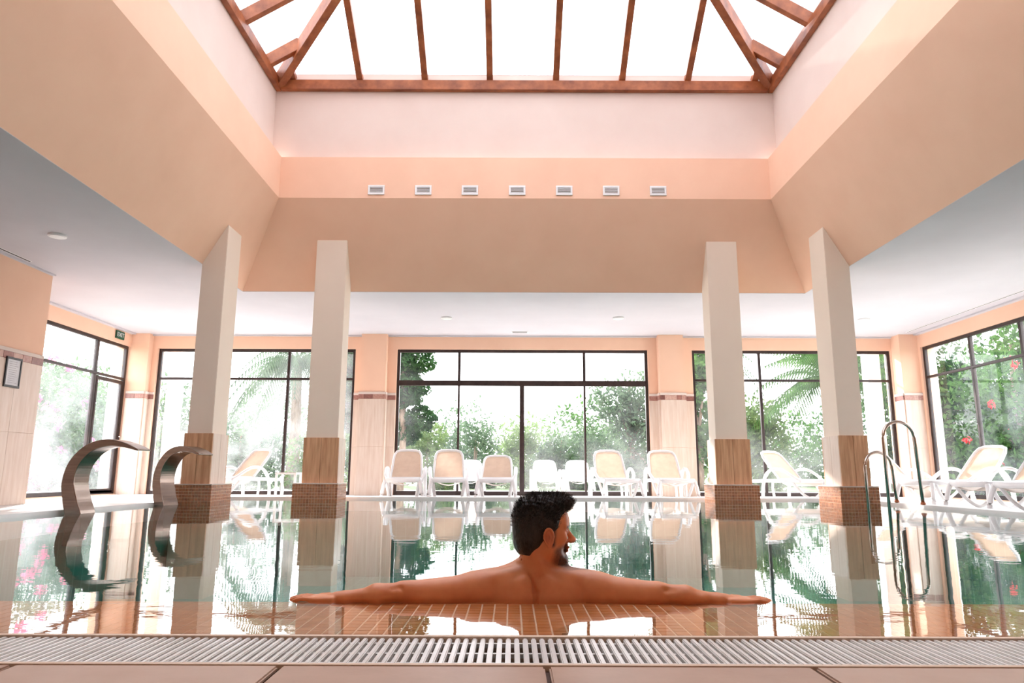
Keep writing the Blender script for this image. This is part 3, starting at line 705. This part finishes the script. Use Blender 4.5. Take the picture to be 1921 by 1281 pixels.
# slight tilt of the head: chin down a touch
TI = math.radians(3); F2 = F_*math.cos(TI)-U_*math.sin(TI); U2 = U_*math.cos(TI)+F_*math.sin(TI); F_, U_ = F2, U2
HM = np.array([F_, L_, U_])
def hw(p): p = np.asarray(p, float); return HO+p[0]*F_+p[1]*L_+p[2]*U_
class Field:
    def __init__(s, lo, hi, h):
        s.h = h; s.lo = np.array(lo, float); n = np.ceil((np.array(hi)-lo)/h).astype(int)+1; s.n = n
        s.ax = [s.lo[i]+np.arange(n[i])*h for i in range(3)]; s.d = np.full(n, .2, np.float32)
    def sub(s, c0, c1):
        a = np.clip(np.floor((np.asarray(c0)-s.lo)/s.h).astype(int), 0, s.n); b_ = np.clip(np.ceil((np.asarray(c1)-s.lo)/s.h).astype(int)+1, 0, s.n)
        if (b_ <= a).any(): return None
        sl_ = tuple(slice(a[i], b_[i]) for i in range(3)); g = np.meshgrid(*[s.ax[i][sl_[i]] for i in range(3)], indexing='ij')
        return sl_, g
    def mix(s, sl_, v, k, op):
        a = s.d[sl_]
        if op == 'u': h_ = np.clip(.5+.5*(a-v)/k, 0, 1); r = a*(1-h_)+v*h_-k*h_*(1-h_)
        else: h_ = np.clip(.5-.5*(a+v)/k, 0, 1); r = a*(1-h_)+(-v)*h_+k*h_*(1-h_)
        s.d[sl_] = r
    def cap(s, a, b_, ra, rb_, k=.02, op='u', sq=(1, 1, 1)):
        a = np.asarray(a, float); b_ = np.asarray(b_, float); m_ = max(ra, rb_)*max(1/min(sq), 1)+k+.03
        q = s.sub(np.minimum(a, b_)-m_, np.maximum(a, b_)+m_)
        if q is None: return
        sl_, g = q; sc = np.array(sq); A = a*sc; B = b_*sc; ba = B-A; P = [g[i]*sc[i]-A[i] for i in range(3)]
        t = np.clip((P[0]*ba[0]+P[1]*ba[1]+P[2]*ba[2])/max(ba@ba, 1e-9), 0, 1)
        dd = np.sqrt(sum((P[i]-ba[i]*t)**2 for i in range(3)))-(ra+(rb_-ra)*t)
        s.mix(sl_, dd, k, op)
    def ell(s, c, r, k=.02, op='u', Mx=None):
        c = np.asarray(c, float); r = np.asarray(r, float); m_ = r.max()+k+.03; q = s.sub(c-m_, c+m_)
        if q is None: return
        sl_, g = q; P = [g[i]-c[i] for i in range(3)]
        if Mx is not None: P = [sum(Mx[j][i]*P[i] for i in range(3)) for j in range(3)]
        k0 = np.sqrt(sum((P[i]/r[i])**2 for i in range(3))); k1 = np.sqrt(sum((P[i]/r[i]**2)**2 for i in range(3)))+1e-9
        s.mix(sl_, k0*(k0-1)/k1, k, op)
    def nets(s):
        d = s.d; n = d.shape; ins = d < 0
        cs = [(i, j, k) for i in (0, 1) for j in (0, 1) for k in (0, 1)]
        cnt = sum(ins[i:n[0]-1+i, j:n[1]-1+j, k:n[2]-1+k].astype(np.int8) for i, j, k in cs)
        act = (cnt > 0) & (cnt < 8); ci = np.argwhere(act); idx = np.full(act.shape, -1, np.int64); idx[act] = np.arange(len(ci))
        acc = np.zeros((len(ci), 3)); num = np.zeros(len(ci))
        for a in range(8):
            for b_ in range(a+1, 8):
                ca_, cb_ = np.array(cs[a]), np.array(cs[b_])
                if abs(ca_-cb_).sum() != 1: continue
                va = d[tuple((ci+ca_).T)]; vb = d[tuple((ci+cb_).T)]; m_ = (va < 0) != (vb < 0)
                t = va[m_]/(va[m_]-vb[m_]); acc[m_] += ca_+(cb_-ca_)*t[:, None]; num[m_] += 1
        V = s.lo+(ci+acc/num[:, None])*s.h; Fq = []
        for ax in range(3):
            o1, o2 = [(1, 2), (2, 0), (0, 1)][ax]
            sl0 = [slice(None)]*3; sl1 = [slice(None)]*3; sl0[ax] = slice(0, n[ax]-1); sl1[ax] = slice(1, n[ax])
            a = ins[tuple(sl0)]; b_ = ins[tuple(sl1)]; e = np.argwhere(a != b_); e = e[(e[:, o1] > 0) & (e[:, o2] > 0) & (e[:, o1] < n[o1]-1) & (e[:, o2] < n[o2]-1)]
            fl = a[tuple(e.T)]
            def at(d1, d2): q = e.copy(); q[:, o1] -= d1; q[:, o2] -= d2; return idx[tuple(q.T)]
            Q = np.stack([at(1, 1), at(0, 1), at(0, 0), at(1, 0)], 1); Q[~fl] = Q[~fl][:, ::-1]; Fq.append(Q)
        return V, np.concatenate(Fq)
def body(f):
    e = f.ell; c = f.cap
    # torso
    e((.088, 2.705, -.10), (.172, .125, .24), .02)
    e((.088, 2.70, -.34), (.145, .105, .22), .06)
    c((-.085, 2.665, .034), (.260, 2.665, .034), .054, .054, .035)
    c((.085, 2.68, .085), (-.065, 2.675, .052), .040, .034, .03); c((.085, 2.68, .085), (.240, 2.675, .052), .040, .034, .03)
    for sg_ in (-1, 1):
        x = .088
        e((x+sg_*.092, 2.616, -.010), (.060, .034, .075), .045)          # shoulder blade
        e((x+sg_*.036, 2.600, -.06), (.030, .024, .13), .035)              # back muscle column
        e((x+sg_*.155, 2.665, -.07), (.045, .06, .085), .04)             # lat under the armpit
        c((x+sg_*.04, 2.635, .085), (x+sg_*.15, 2.63, .060), .020, .022, .02)
    # spine groove
    c((.088, 2.574, -.20), (.086, 2.585, .02), .009, .006, .012, 's'); c((.086, 2.587, .02), (.062, 2.615, .085), .006, .003, .012, 's')
    # deltoids, arms
    e((-.128, 2.645, .022), (.066, .058, .058), .035); e((.304, 2.645, .022), (.066, .058, .058), .035)
    c((-.14, 2.640, .024), (-.375, 2.598, .022), .052, .034, .03); c((.315, 2.640, .024), (.515, 2.600, .020), .052, .036, .03)
    c((-.20, 2.61, .015), (-.32, 2.59, .012), .030, .026, .03); c((.37, 2.612, .015), (.46, 2.595, .010), .030, .026, .03)
    c((-.36, 2.595, .022), (-.47, 2.585, .016), .030, .034, .02); c((-.47, 2.585, .014), (-.60, 2.578, .004), .031, .019, .02, sq=(1, .85, 1.1))
    c((.51, 2.600, .018), (.61, 2.592, .014), .033, .033, .02); c((.61, 2.592, .012), (.74, 2.585, .001), .030, .018, .02, sq=(1, .85, 1.1))
    c((-.385, 2.562, .036), (-.412, 2.560, .030), .005, .005, .016, 's'); c((.535, 2.566, .034), (.565, 2.562, .028), .005, .005, .016, 's')
    c((-.395, 2.572, .020), (-.50, 2.562, .012), .016, .012, .012); c((.56, 2.575, .016), (.66, 2.566, .006), .016, .012, .012)
    # neck
    c(hw((-.022, 0, -.045)), (.088, 2.675, .04), .053, .057, .02)
    c(hw((-.045, -.040, -.06)), (.120, 2.630, .07), .020, .022, .02)   # muscle cord seen from behind
    c(hw((-.03, .035, -.06)), (.055, 2.655, .07), .020, .024, .02)
    # skin creases at the back of the neck
    for z0, z1 in ((.158, .128), (.142, .112), (.124, .098)):
        zm = (z0+z1)/2-.004; c((.040, 2.643, z0), (.088, 2.620, zm), .0025, .0025, .006, 's'); c((.088, 2.620, zm), (.140, 2.646, z1), .0025, .002, .006, 's')
    # head
    e(hw((-.010, 0, .020)), (.100, .078, .088), .02, Mx=HM)
    e(hw((.030, 0, -.035)), (.062, .062, .085), .03, Mx=HM)
    e(hw((.060, 0, .028)), (.038, .052, .045), .03, Mx=HM)
    for s_ in (-1, 1):
        c(hw((.005, s_*.054, -.072)), hw((.078, s_*.018, -.112)), .017, .017, .03)
        e(hw((.058, s_*.043, -.032)), (.024, .020, .020), .02, Mx=HM)
        c(hw((.090, s_*.014, .006)), hw((.070, s_*.050, .008)), .008, .007, .012)
        e(hw((.094, s_*.032, -.013)), (.014, .016, .010), .014, 's', Mx=HM)
        e(hw((.080, s_*.031, -.013)), (.0125, .0125, .0115), .003, Mx=HM)
        e(hw((.116, s_*.010, -.046)), (.010, .007, .007), .006, Mx=HM)
        # ear: tilted disc, rim and hollow
        E = hw((-.002, s_*.083, -.030)); n_ = np.array([-.38, s_*.92, 0]); n_ /= np.linalg.norm(n_)
        lu = np.array([.20, 0, 0])+0; up_ = np.array([-.10, 0, .995]); ax2 = np.cross(up_, n_); ax2 /= np.linalg.norm(ax2); up2 = np.cross(n_, ax2)
        G = np.array([ax2, n_, up2])@HM
        e(E, (.0175, .0050, .0300), .006, Mx=G)
        rim = []
        for t in np.linspace(-2.4, 2.6, 15):
            rr = 1.0 if math.cos(t) > -.3 else .85
            pl = ax2*math.sin(t)*.0165*rr+up2*math.cos(t)*.029+n_*.0055; rim.append(E+pl[0]*F_+pl[1]*L_+pl[2]*U_)
        for a, b_ in zip(rim[:-1], rim[1:]): c(a, b_, .0042, .0042, .002)
        pl = ax2*(.004 if s_ > 0 else -.004)+n_*.0065+up2*(-.004); e(E+pl[0]*F_+pl[1]*L_+pl[2]*U_, (.008, .008, .015), .003, 's', Mx=G)
        pl = up2*(-.030)+n_*.001; e(E+pl[0]*F_+pl[1]*L_+pl[2]*U_, (.008, .006, .009), .006, Mx=G)
    c(hw((.096, 0, -.002)), hw((.124, 0, -.038)), .0075, .0105, .012)
    e(hw((.127, 0, -.042)), (.0115, .0105, .0095), .008, Mx=HM)
    c(hw((.098, 0, -.054)), hw((.100, 0, -.064)), .008, .007, .012)
    e(hw((.102, 0, -.0685)), (.0085, .021, .0055), .005, Mx=HM); e(hw((.100, 0, -.0795)), (.0085, .018, .006), .005, Mx=HM)
    e(hw((.085, 0, -.110)), (.021, .024, .020), .018, Mx=HM)
def hand(f, wx, sg_, yy, zz):
    """palm-down hand; wrist at x=wx, fingers towards sg_*x"""
    c = f.cap
    P = lambda u, v, w_: (wx+sg_*u, yy+v, zz+w_)
    c(P(-.02, 0, 0), P(.02, 0, -.001), .020, .017, .02, sq=(1, .85, 1.1))
    f.ell(P(.052, .0, -.002), (.048, .040, .0135), .012)
    c(P(.02, -.028, -.004), P(.085, -.030, -.004), .0115, .009, .012); c(P(.02, .022, -.003), P(.085, .028, -.004), .0115, .009, .012)
    for v, L, r in ((-.030, .060, .0075), (-.011, .074, .0080), (.010, .080, .0082), (.030, .070, .0080)):
        a = P(.084, v, -.002); m1 = P(.084+L*.48, v*1.12, .0015); m2 = P(.084+L*.78, v*1.16, -.001); t_ = P(.084+L, v*1.18, -.005)
        c(a, m1, r*1.08, r, .004); c(m1, m2, r, r*.93, .002); c(m2, t_, r*.93, r*.82, .002)
    a = P(.015, .032, -.003); m1 = P(.048, .062, -.002); m2 = P(.078, .073, -.003); c(a, m1, .013, .010, .008); c(m1, m2, .010, .008, .002)
allV = []; allF = []; base = 0
def grab(lo, hi, h, extra=None):
    global base
    f = Field(lo, hi, h); body(f)
    if extra: extra(f)
    V, Fc = f.nets(); allV.append(V); allF.append(Fc+base); base += len(V); return f
HL, HR = (-.60, -1, 2.572, .004), (.74, 1, 2.580, .001)
def hands(f): hand(f, *HL); hand(f, *HR)
def legs(f):
    for s_ in (-1, 1):
        f.cap((.088+s_*.085, 2.70, -.50), (.088+s_*.095, 2.75, -.88), .082, .055, .05)
        f.cap((.088+s_*.095, 2.75, -.88), (.088+s_*.10, 2.72, -1.20), .055, .036, .03)
        f.cap((.088+s_*.10, 2.70, -1.215), (.088+s_*.11, 2.88, -1.225), .03, .022, .02)
    f.ell((.088, 2.70, -.46), (.15, .11, .12), .05)
grab((-.17, 2.52, .086), (.37, 2.82, .40), .0024)
grab((-.40, 2.50, -.22), (.56, 2.88, .0925), .0042, None)
grab((-.83, 2.50, -.04), (-.396, 2.70, .075), .0026, hands)
grab((.552, 2.50, -.04), (1.0, 2.70, .075), .0026, hands)
grab((-.16, 2.52, -1.25), (.34, 2.95, -.212), .009, legs)
V = np.concatenate(allV); Fq = np.concatenate(allF)
me = bpy.data.meshes.new('body'); me.from_pydata(V.tolist(), [], Fq.tolist()); me.materials.append(M['skin'])
me.polygons.foreach_set('use_smooth', [True]*len(me.polygons))
# paint: beard/brow (r), lips & ear (g) as a point colour
H = (V-HO)@HM.T; u, v, w_ = H[:, 0], np.abs(H[:, 1]), H[:, 2]
def sst(a, b_, x): t = np.clip((x-a)/(b_-a), 0, 1); return t*t*(3-2*t)
rng = np.random.default_rng(1)
notneck = sst(-.150, -.128, w_)*np.clip(sst(-.03, .02, u-(-w_-.105)*2.2), 0, 1)
jaw = sst(-.052, -.075, w_-.25*(u-.06))*sst(.012, .045, u)*notneck*.75
chinb = sst(-.082, -.098, w_)*sst(.03, .06, u)*notneck*.9
mous = np.exp(-((w_+.060)/.005)**2)*sst(.085, .095, u)*(v < .027)*.85
side = np.exp(-((u-.022)/.009)**2)*sst(-.075, -.055, w_)*(w_ < .02)*sst(.05, .06, v)*.9
brow = np.exp(-((w_-.0075-.08*np.maximum(0, v-.035)*-1)/.0045)**2)*(v > .010)*(v < .056)*sst(.055, .065, u)*.92
nape = sst(-.10, -.07, w_)*sst(-.015, -.04, u)*.0
r_ = np.clip(np.maximum.reduce([jaw, chinb, mous, side, brow])+rng.normal(0, .06, len(V))*((jaw+chinb) > .1), 0, 1)*(V[:, 2] > .09)
lipm = np.exp(-((w_+.0745)/.008)**2)*(u > .098)*(v < .022)*.9
ear = np.exp(-(((u+.002)/.02)**2+((w_+.030)/.035)**2))*(v > .078)*.55
g_ = np.clip(lipm+ear, 0, 1)*(V[:, 2] > .09); r_ = r_*(1-lipm)
ca = me.color_attributes.new('paint', 'FLOAT_COLOR', 'POINT'); ca.data.foreach_set('color', np.stack([r_, g_, 0*r_, 1+0*r_], 1).astype(np.float32).ravel())
man = empty('person', (.088, 2.70, -1.25), label='bare-backed man with short black hair leaning on the pool ledge, arms spread, head turned right', cat='person')
ml = -Vector(man.location)
bo = bpy.data.objects.new('body', me); COL.objects.link(bo); bo.parent = man; bo.location = ml
# hair: shell grown from the skull
hf = Field((-.04, 2.53, .12), (.30, 2.82, .41), .0022)
e = hf.ell
e(hw((-.009, 0, .022)), (.1020, .0815, .091), .01, Mx=HM)
e(hw((-.046, 0, -.034)), (.059, .070, .080), .02, Mx=HM)
e(hw((.000, 0, .074)), (.086, .064, .036), .02, Mx=HM)
e(hw((.062, 0, .092)), (.045, .055, .026), .02, Mx=HM)
e(hw((.092, 0, .088)), (.022, .046, .018), .012, Mx=HM)
gx, gy, gz = np.meshgrid(*hf.ax, indexing='ij'); Hx = [(gx-HO[0])*HM[j][0]+(gy-HO[1])*HM[j][1]+(gz-HO[2])*HM[j][2] for j in range(3)]
uu, vv, ww = Hx; av = np.abs(vv)
# hairline: cut away face, ears and neck
line_side = np.interp(uu.ravel(), [-.12, -.075, -.030, -.021, .008, .022, .034, .044, .055, .075, .12], [-.088, -.098, -.100, -.078, -.004, -.014, -.006, .03, .045, .058, .062]).reshape(uu.shape)
cut = line_side-ww
hf.d = np.maximum(hf.d, cut*.7).astype(np.float32)
cl = np.sin(uu*150+vv*60+3*np.sin(ww*70))*np.sin(vv*140+ww*50)*.0022*np.clip((ww-.0)/.06, .15, 1.3)
hf.d = hf.d+cl.astype(np.float32)
hV, hF = hf.nets()
hm = bpy.data.meshes.new('hair'); hm.from_pydata(hV.tolist(), [], hF.tolist()); hm.materials.append(M['hair']); hm.polygons.foreach_set('use_smooth', [True]*len(hm.polygons))
ho = bpy.data.objects.new('hair', hm); COL.objects.link(ho); ho.parent = man; ho.location = ml
# strands, short tufts following the crown
hm.update(); nrm = np.zeros((len(hV), 3)); hm.vertices.foreach_get('normal', nrm.ravel()) if False else None
nr = np.array([v_.normal[:] for v_ in hm.vertices]); HH = (hV-HO)@HM.T
cand = np.argwhere((HH[:, 2] > .035-.05*np.random.default_rng(8).random(len(hV))**2)).ravel(); rng = np.random.default_rng(4); pick = rng.choice(cand, 5600)
sb = MB()
for k in pick:
    p = hV[k]; n_ = nr[k]; h_ = HH[k]
    dirl = np.array([.5, .0, .55])*(1 if h_[0] > -.03 else .3)+np.array([0, 0, .25]); dw = dirl@HM; d = n_*.55+dw*.6+rng.normal(0, .30, 3); d /= np.linalg.norm(d)
    Ls = .009+rng.random()*.010*np.clip((h_[2]-.03)/.05, .2, 1.3); sdv = np.cross(d, rng.normal(0, 1, 3)); sdv /= np.linalg.norm(sdv); wd = .0007
    m_ = p+d*Ls*.6; t_ = p+d*Ls+dw*.004
    sb.add([p-sdv*wd-n_*.002, p+sdv*wd-n_*.002, m_+sdv*wd*.8, m_-sdv*wd*.8, t_], [(0, 1, 2, 3), (3, 2, 4)])
so = bpy.data.meshes.new('hair_strands'); so.from_pydata([tuple(map(float, q)) for q in sb.v], [], sb.f); so.materials.append(M['strand'])
so_o = bpy.data.objects.new('hair_strands', so); COL.objects.link(so_o); so_o.parent = man; so_o.location = ml; so_o['kind'] = 'stuff'
for s_ in (-1, 1):
    c_ = hw((.0815, s_*.031, -.013)); bm = bmesh.new(); bmesh.ops.create_icosphere(bm, subdivisions=2, radius=.0118); m2 = bpy.data.meshes.new('eye'); bm.to_mesh(m2); bm.free(); m2.materials.append(M['eye'])
    eo = bpy.data.objects.new('eye', m2); COL.objects.link(eo); eo.parent = man; eo.location = Vector(c_)+ml
# swimming shorts: shell around the hips under water
sf = Field((-.12, 2.5, -.80), (.30, 2.9, -.36), .009)
sf.ell((.088, 2.70, -.46), (.162, .124, .12), .05)
for s_ in (-1, 1): sf.cap((.088+s_*.085, 2.70, -.50), (.088+s_*.095, 2.74, -.74), .098, .085, .04)
sV, sF = sf.nets(); m3 = bpy.data.meshes.new('swim_shorts'); m3.from_pydata(sV.tolist(), [], sF.tolist()); m3.materials.append(M['shorts']); o = bpy.data.objects.new('swim_shorts', m3); COL.objects.link(o); o.parent = man; o.location = ml

# ------------------------------------------------------------------ outside
b = MB(); b.box(-60, 60, YW+.3, 75, -.3, -.06); b.box(-60, XL-.3, -20, YW+.3, -.3, -.06); b.box(XR+.3, 60, -20, YW+.3, -.3, -.06)
struct('ground', b, 'lawn')
b = MB(); b.box(-12, 13, YW+.3, 20.5, -.06, -.055); b.box(XL-2.2, XL-.3, 8, YW+.3, -.06, -.055); b.box(XR+.3, XR+2.5, 5, YW+.3, -.06, -.055)
struct('terrace', b, 'paving')
# white piers of the outer arcade
for nm, x, y, wx_, wy_, h_ , lb in (('outer_pier', -9.10, 16.35, .40, .35, 3.4, 'white rendered pier outside the left side door'), ('outer_pier', 9.55, 16.25, .50, .30, 3.3, 'broad white pier outside the first pane of the right window'),
                           ('outer_pier', 8.52, 16.6, .30, .30, 3.3, 'white pier outside the far right window'), ('outer_pier', -8.0, 16.7, .28, .28, 3.3, 'white pier outside the far left window')):
    n = empty(nm, (x, y, -.06), label=lb, cat='pier', group='white piers outside')
    MB().box(-wx_/2, wx_/2, -wy_/2, wy_/2, 0, h_).build('shaft', 'outwhite', n, bevel=.01); MB().box(-wx_/2-.05, wx_/2+.05, -wy_/2-.05, wy_/2+.05, h_, h_+.12).build('capital', 'outwhite', n, bevel=.01)
def leaves(center, radii, n, size, seed, squash=1, fill=.55):
    r = np.random.default_rng(seed); d = r.normal(0, 1, (n, 3)); d /= np.linalg.norm(d, axis=1)[:, None]
    rad = fill+(1-fill)*r.random(n)**.5; lump = 1+.18*np.sin(d[:, 0]*5+seed)*np.cos(d[:, 2]*6+seed*2)+.12*np.sin(d[:, 1]*9+seed)
    P = np.asarray(center)+d*rad[:, None]*lump[:, None]*np.asarray(radii)
    a = r.normal(0, 1, (n, 3)); a /= np.linalg.norm(a, axis=1)[:, None]; b_ = np.cross(a, r.normal(0, 1, (n, 3))); b_ /= np.linalg.norm(b_, axis=1)[:, None]
    s_ = size*(.6+.8*r.random(n))[:, None]
    V_ = np.stack([P-a*s_, P+b_*s_*.45, P+a*s_, P-b_*s_*.45], 1).reshape(-1, 3); F__ = np.arange(4*n).reshape(-1, 4); return V_, F__
def leafobj(name, parts, mat, parent, kind='stuff'):
    V_ = []; F__ = []; n0 = 0
    for v_, f_ in parts: V_.append(v_); F__.append(f_+n0); n0 += len(v_)
    V_ = np.concatenate(V_); F__ = np.concatenate(F__); m_ = bpy.data.meshes.new(name); m_.from_pydata(V_.tolist(), [], F__.tolist()); m_.materials.append(M[mat])
    o = bpy.data.objects.new(name, m_); COL.objects.link(o); o.parent = parent; 
    if kind: o['kind'] = kind
    return o
def tree(name, x, y, h, cr, mat, seed, label, cat='tree', n=2600, size=.09, trunk=.12, low=.3, blobs=7, flowers=None, group=None):
    t = empty(name, (x, y, -.06), label=label, cat=cat, group=group); r = random.Random(seed); parts = []
    br = []
    for k in range(blobs):
        ang = r.random()*6.28; q = r.random()**.6*cr*.6; zz = h*(low+(1-low)*(.15+.75*r.random()))
        c = (math.cos(ang)*q, math.sin(ang)*q*.8, zz); rr = cr*((.38 if low > .06 else .52)+.25*r.random())
        if low <= .06 and k % 3 == 0: c = (math.cos(ang)*cr*.6, math.sin(ang)*cr*.3, rr*.55)
        br.append(c)
        parts.append(leaves(c, (rr, rr, rr*.85), n//blobs, size, seed*10+k))
    leafobj('foliage', parts, mat, t)
    mb = MB(); mb.tube(catmull([(0, 0, 0), (.03*h*.3, .0, h*.25), (-.02, .03, h*.5), (.02, 0, h*.8)], 4), [trunk*(1-.055*i) for i in range(13)], 7)
    for c in br[:5]: mb.tube([(0, 0, h*.3), (c[0]*.5, c[1]*.5, (h*.3+c[2])/2+.1), c], [trunk*.5, trunk*.35, trunk*.12], 5)
    mb.build('trunk', 'bark', t, smooth=True)
    if flowers:
        fm, fn, fsz = flowers; R_ = np.random.default_rng(seed+99); fp = []
        for k in range(fn):
            c = br[k % len(br)]; d = R_.normal(0, 1, 3); d /= np.linalg.norm(d); d[1] = -abs(d[1])
            fp.append(leaves(np.array(c)+d*cr*.5, (fsz, fsz, fsz), 14, fsz*.9, seed+k))
        leafobj('blossom', fp, fm, t)
    return t
def palm(x, y, h, L, mat, seed, label, nf=22, droop=1.0):
    t = empty('palm_tree', (x, y, -.06), label=label, cat='palm', group='palms in the garden'); r = random.Random(seed)
    MB().tube(catmull([(0, 0, 0), (.05, 0, h*.4), (0, 0, h)], 5), [.22-.008*i for i in range(11)], 9).build('trunk', 'bark', t, smooth=True)
    for k in range(nf):
        az = 6.28*k/nf+r.random()*.3; el = r.uniform(.1, 1.25); V_ = []; F__ = []; pts = []
        for i in range(15):
            s_ = i/14; rad = L*s_*math.cos(el*(1-.5*s_)); z = h+L*(math.sin(el)*s_-droop*.75*s_*s_*(.6+.5*math.cos(el))); pts.append(Vector((math.cos(az)*rad, math.sin(az)*rad, z)))
        sd_ = Vector((-math.sin(az), math.cos(az), 0)); mb = MB(); mb.tube(pts, .012, 4)
        for i in range(1, 15):
            for q in range(2):
                p = pts[i-1].lerp(pts[i], q/2+.2); ll = L*.26*math.sin(math.pi*min(1, (i+q/2)/15.5))+.05; d = (pts[i]-pts[i-1]).normalized()
                for sg_ in (-1, 1):
                    tip = p+sd_*sg_*ll*.55+d*ll*.35-Vector((0, 0, ll*.75)); wv = d*.030
                    mb.add([p-wv, p+wv, tip], [(0, 1, 2)])
        mb.build('frond', mat, t)
    return t
TG = 'trees and shrubs of the garden'
# beyond the middle doors
tree('conifer_tree', -3.15, 20.3, 6.4, 1.0, 'leafd', 1, 'tall dense dark tree at the left of the middle glass doors', n=13000, size=.08, low=.10, blobs=16, group=TG)
for i, (x, y, h, cr, mt, lb) in enumerate((
    (-2.6, 22, 1.9, .9, 'leafl', 'pale bushy shrub under the dark tree behind the middle doors'), (-1.2, 23.5, 2.0, .85, 'leafg', 'grey green shrub behind the third indoor lounger'),
    (.3, 24, 1.9, .9, 'leafl', 'low light shrub behind the middle door frame'), (1.6, 23, 2.0, .9, 'leafg', 'bushy shrub right of the middle door frame'), (2.8, 22, 1.7, .8, 'leafg', 'low shrub at the right edge of the middle doors'),
    (-7.8, 20.5, 2.0, 1.0, 'leafg', 'shrub low in the far left window'), (-5.8, 21, 1.6, .8, 'leafl', 'small shrub under the left palm'))):
    tree('garden_shrub', x, y, h, cr, mt, 20+i, lb, 'shrub', n=4200, size=.06, trunk=.05, low=.05, blobs=8, group=TG)
tree('broadleaf_tree', 4.1, 24.5, 4.6, 1.3, 'leafg', 2, 'grey green tree at the right of the middle glass doors', n=6500, size=.085, low=.05, blobs=16, group=TG)
tree('broadleaf_tree', 5.5, 21.0, 4.8, 1.0, 'leafm', 3, 'leafy tree just left of the right middle pillar', n=7000, size=.08, low=.1, blobs=10, group=TG)
tree('broadleaf_tree', 7.2, 22.0, 2.6, 1.2, 'leafl', 4, 'light green bush at the left pane of the far right window', n=6000, size=.08, low=.05, blobs=9, group=TG)
tree('broadleaf_tree', 12.3, 22.5, 5.0, 1.5, 'leafg', 5, 'grey tree in the last pane of the far right window', n=6500, size=.09, low=.15, blobs=10, group=TG)
tree('broadleaf_tree', -4.9, 20.5, 4.5, .8, 'leafd', 6, 'dark tree right of the left middle pillar', n=6500, size=.08, low=.2, blobs=9, group=TG)
palm(-6.9, 22.5, 3.9, 2.6, 'leafg', 1, 'weeping palm behind the far left window', 32, 1.7)
palm(9.3, 20.2, 3.2, 2.5, 'leafm', 2, 'green feathery palm behind the far right window', 34, 1.1)
palm(6.6, 26, 5.0, 2.6, 'leafg', 3, 'distant pale palm behind the far right window', 20, 1.1)
for i, x in enumerate((-19, -16, -13, -10.2, -7.6, -5, -2.4, .2, 2.9, 5.6, 8.4, 11.4, 14.6, 18, 21.5)):
    tree('hedge_shrub', x, 28.5+(i*37 % 5)*.5, 2.2+(i*53 % 7)*.16, 2.0, ('leafg', 'leafl', 'leafm')[i % 3], 60+i, 'pale distant shrub, ' + ('leftmost of the far hedge', 'second from the left of the far hedge', 'third from the left of the far hedge', 'fourth from the left of the far hedge', 'fifth from the left of the far hedge', 'sixth from the left of the far hedge', 'seventh from the left of the far hedge', 'middle one of the far hedge', 'seventh from the right of the far hedge', 'sixth from the right of the far hedge', 'fifth from the right of the far hedge', 'fourth from the right of the far hedge', 'third from the right of the far hedge', 'second from the right of the far hedge', 'rightmost of the far hedge')[i], 'shrub', n=4000, size=.095, trunk=.07, low=.03, blobs=9, group='hedge at the back of the garden')
for i, (x, y, h) in enumerate(((-15.5, 21.5, 3.8), (-14.8, 24.5, 3.6), (-11.8, 25.0, 3.2), (17.0, 23.5, 4.8), (13.6, 22.6, 4.6), (-16.5, 24, 3.4))):
    tree('garden_shrub', x, y, h, 2.0, ('leafg', 'leafm')[i % 2], 90+i, ('broad green bush at the near edge of the left window', 'broad bush seen through the steamed left window', 'bush between the left window and the far left window', 'tall bush far right beyond the side windows', 'tall bush behind the dark tree of the right window', 'faint distant bush beyond the far left window')[i], 'shrub', n=7000, size=.09, trunk=.07, low=.03, blobs=10, group=TG)
# beyond the left and right side windows
tree('bougainvillea', -12.6, 18.8, 3.3, 1.8, 'leafg', 7, 'pink flowering bush behind the left steamed window', 'shrub', n=7000, size=.07, trunk=.06, low=.03, blobs=10, flowers=('pink', 110, .11), group=TG)
tree('broadleaf_tree', -12.0, 21.6, 3.2, 1.5, 'leafm', 8, 'green bush behind the left side door', n=7000, size=.07, low=.03, blobs=9, group=TG)
tree('flowering_tree', 12.4, 17.3, 4.6, 1.7, 'leafm', 9, 'dense tree with red flowers behind the right side window', n=9000, size=.085, low=.05, blobs=14, flowers=('red', 26, .075), group=TG)
tree('broadleaf_tree', 11.6, 18.9, 3.6, .9, 'leafd', 10, 'dark tree behind the white pier of the right window', n=7000, size=.08, low=.05, blobs=10, group=TG)
tree('broadleaf_tree', 14.9, 19.4, 5.4, 2.0, 'leafd', 11, 'large dark tree beyond the right window at the frame edge', n=8000, size=.09, low=.05, blobs=11, group=TG)
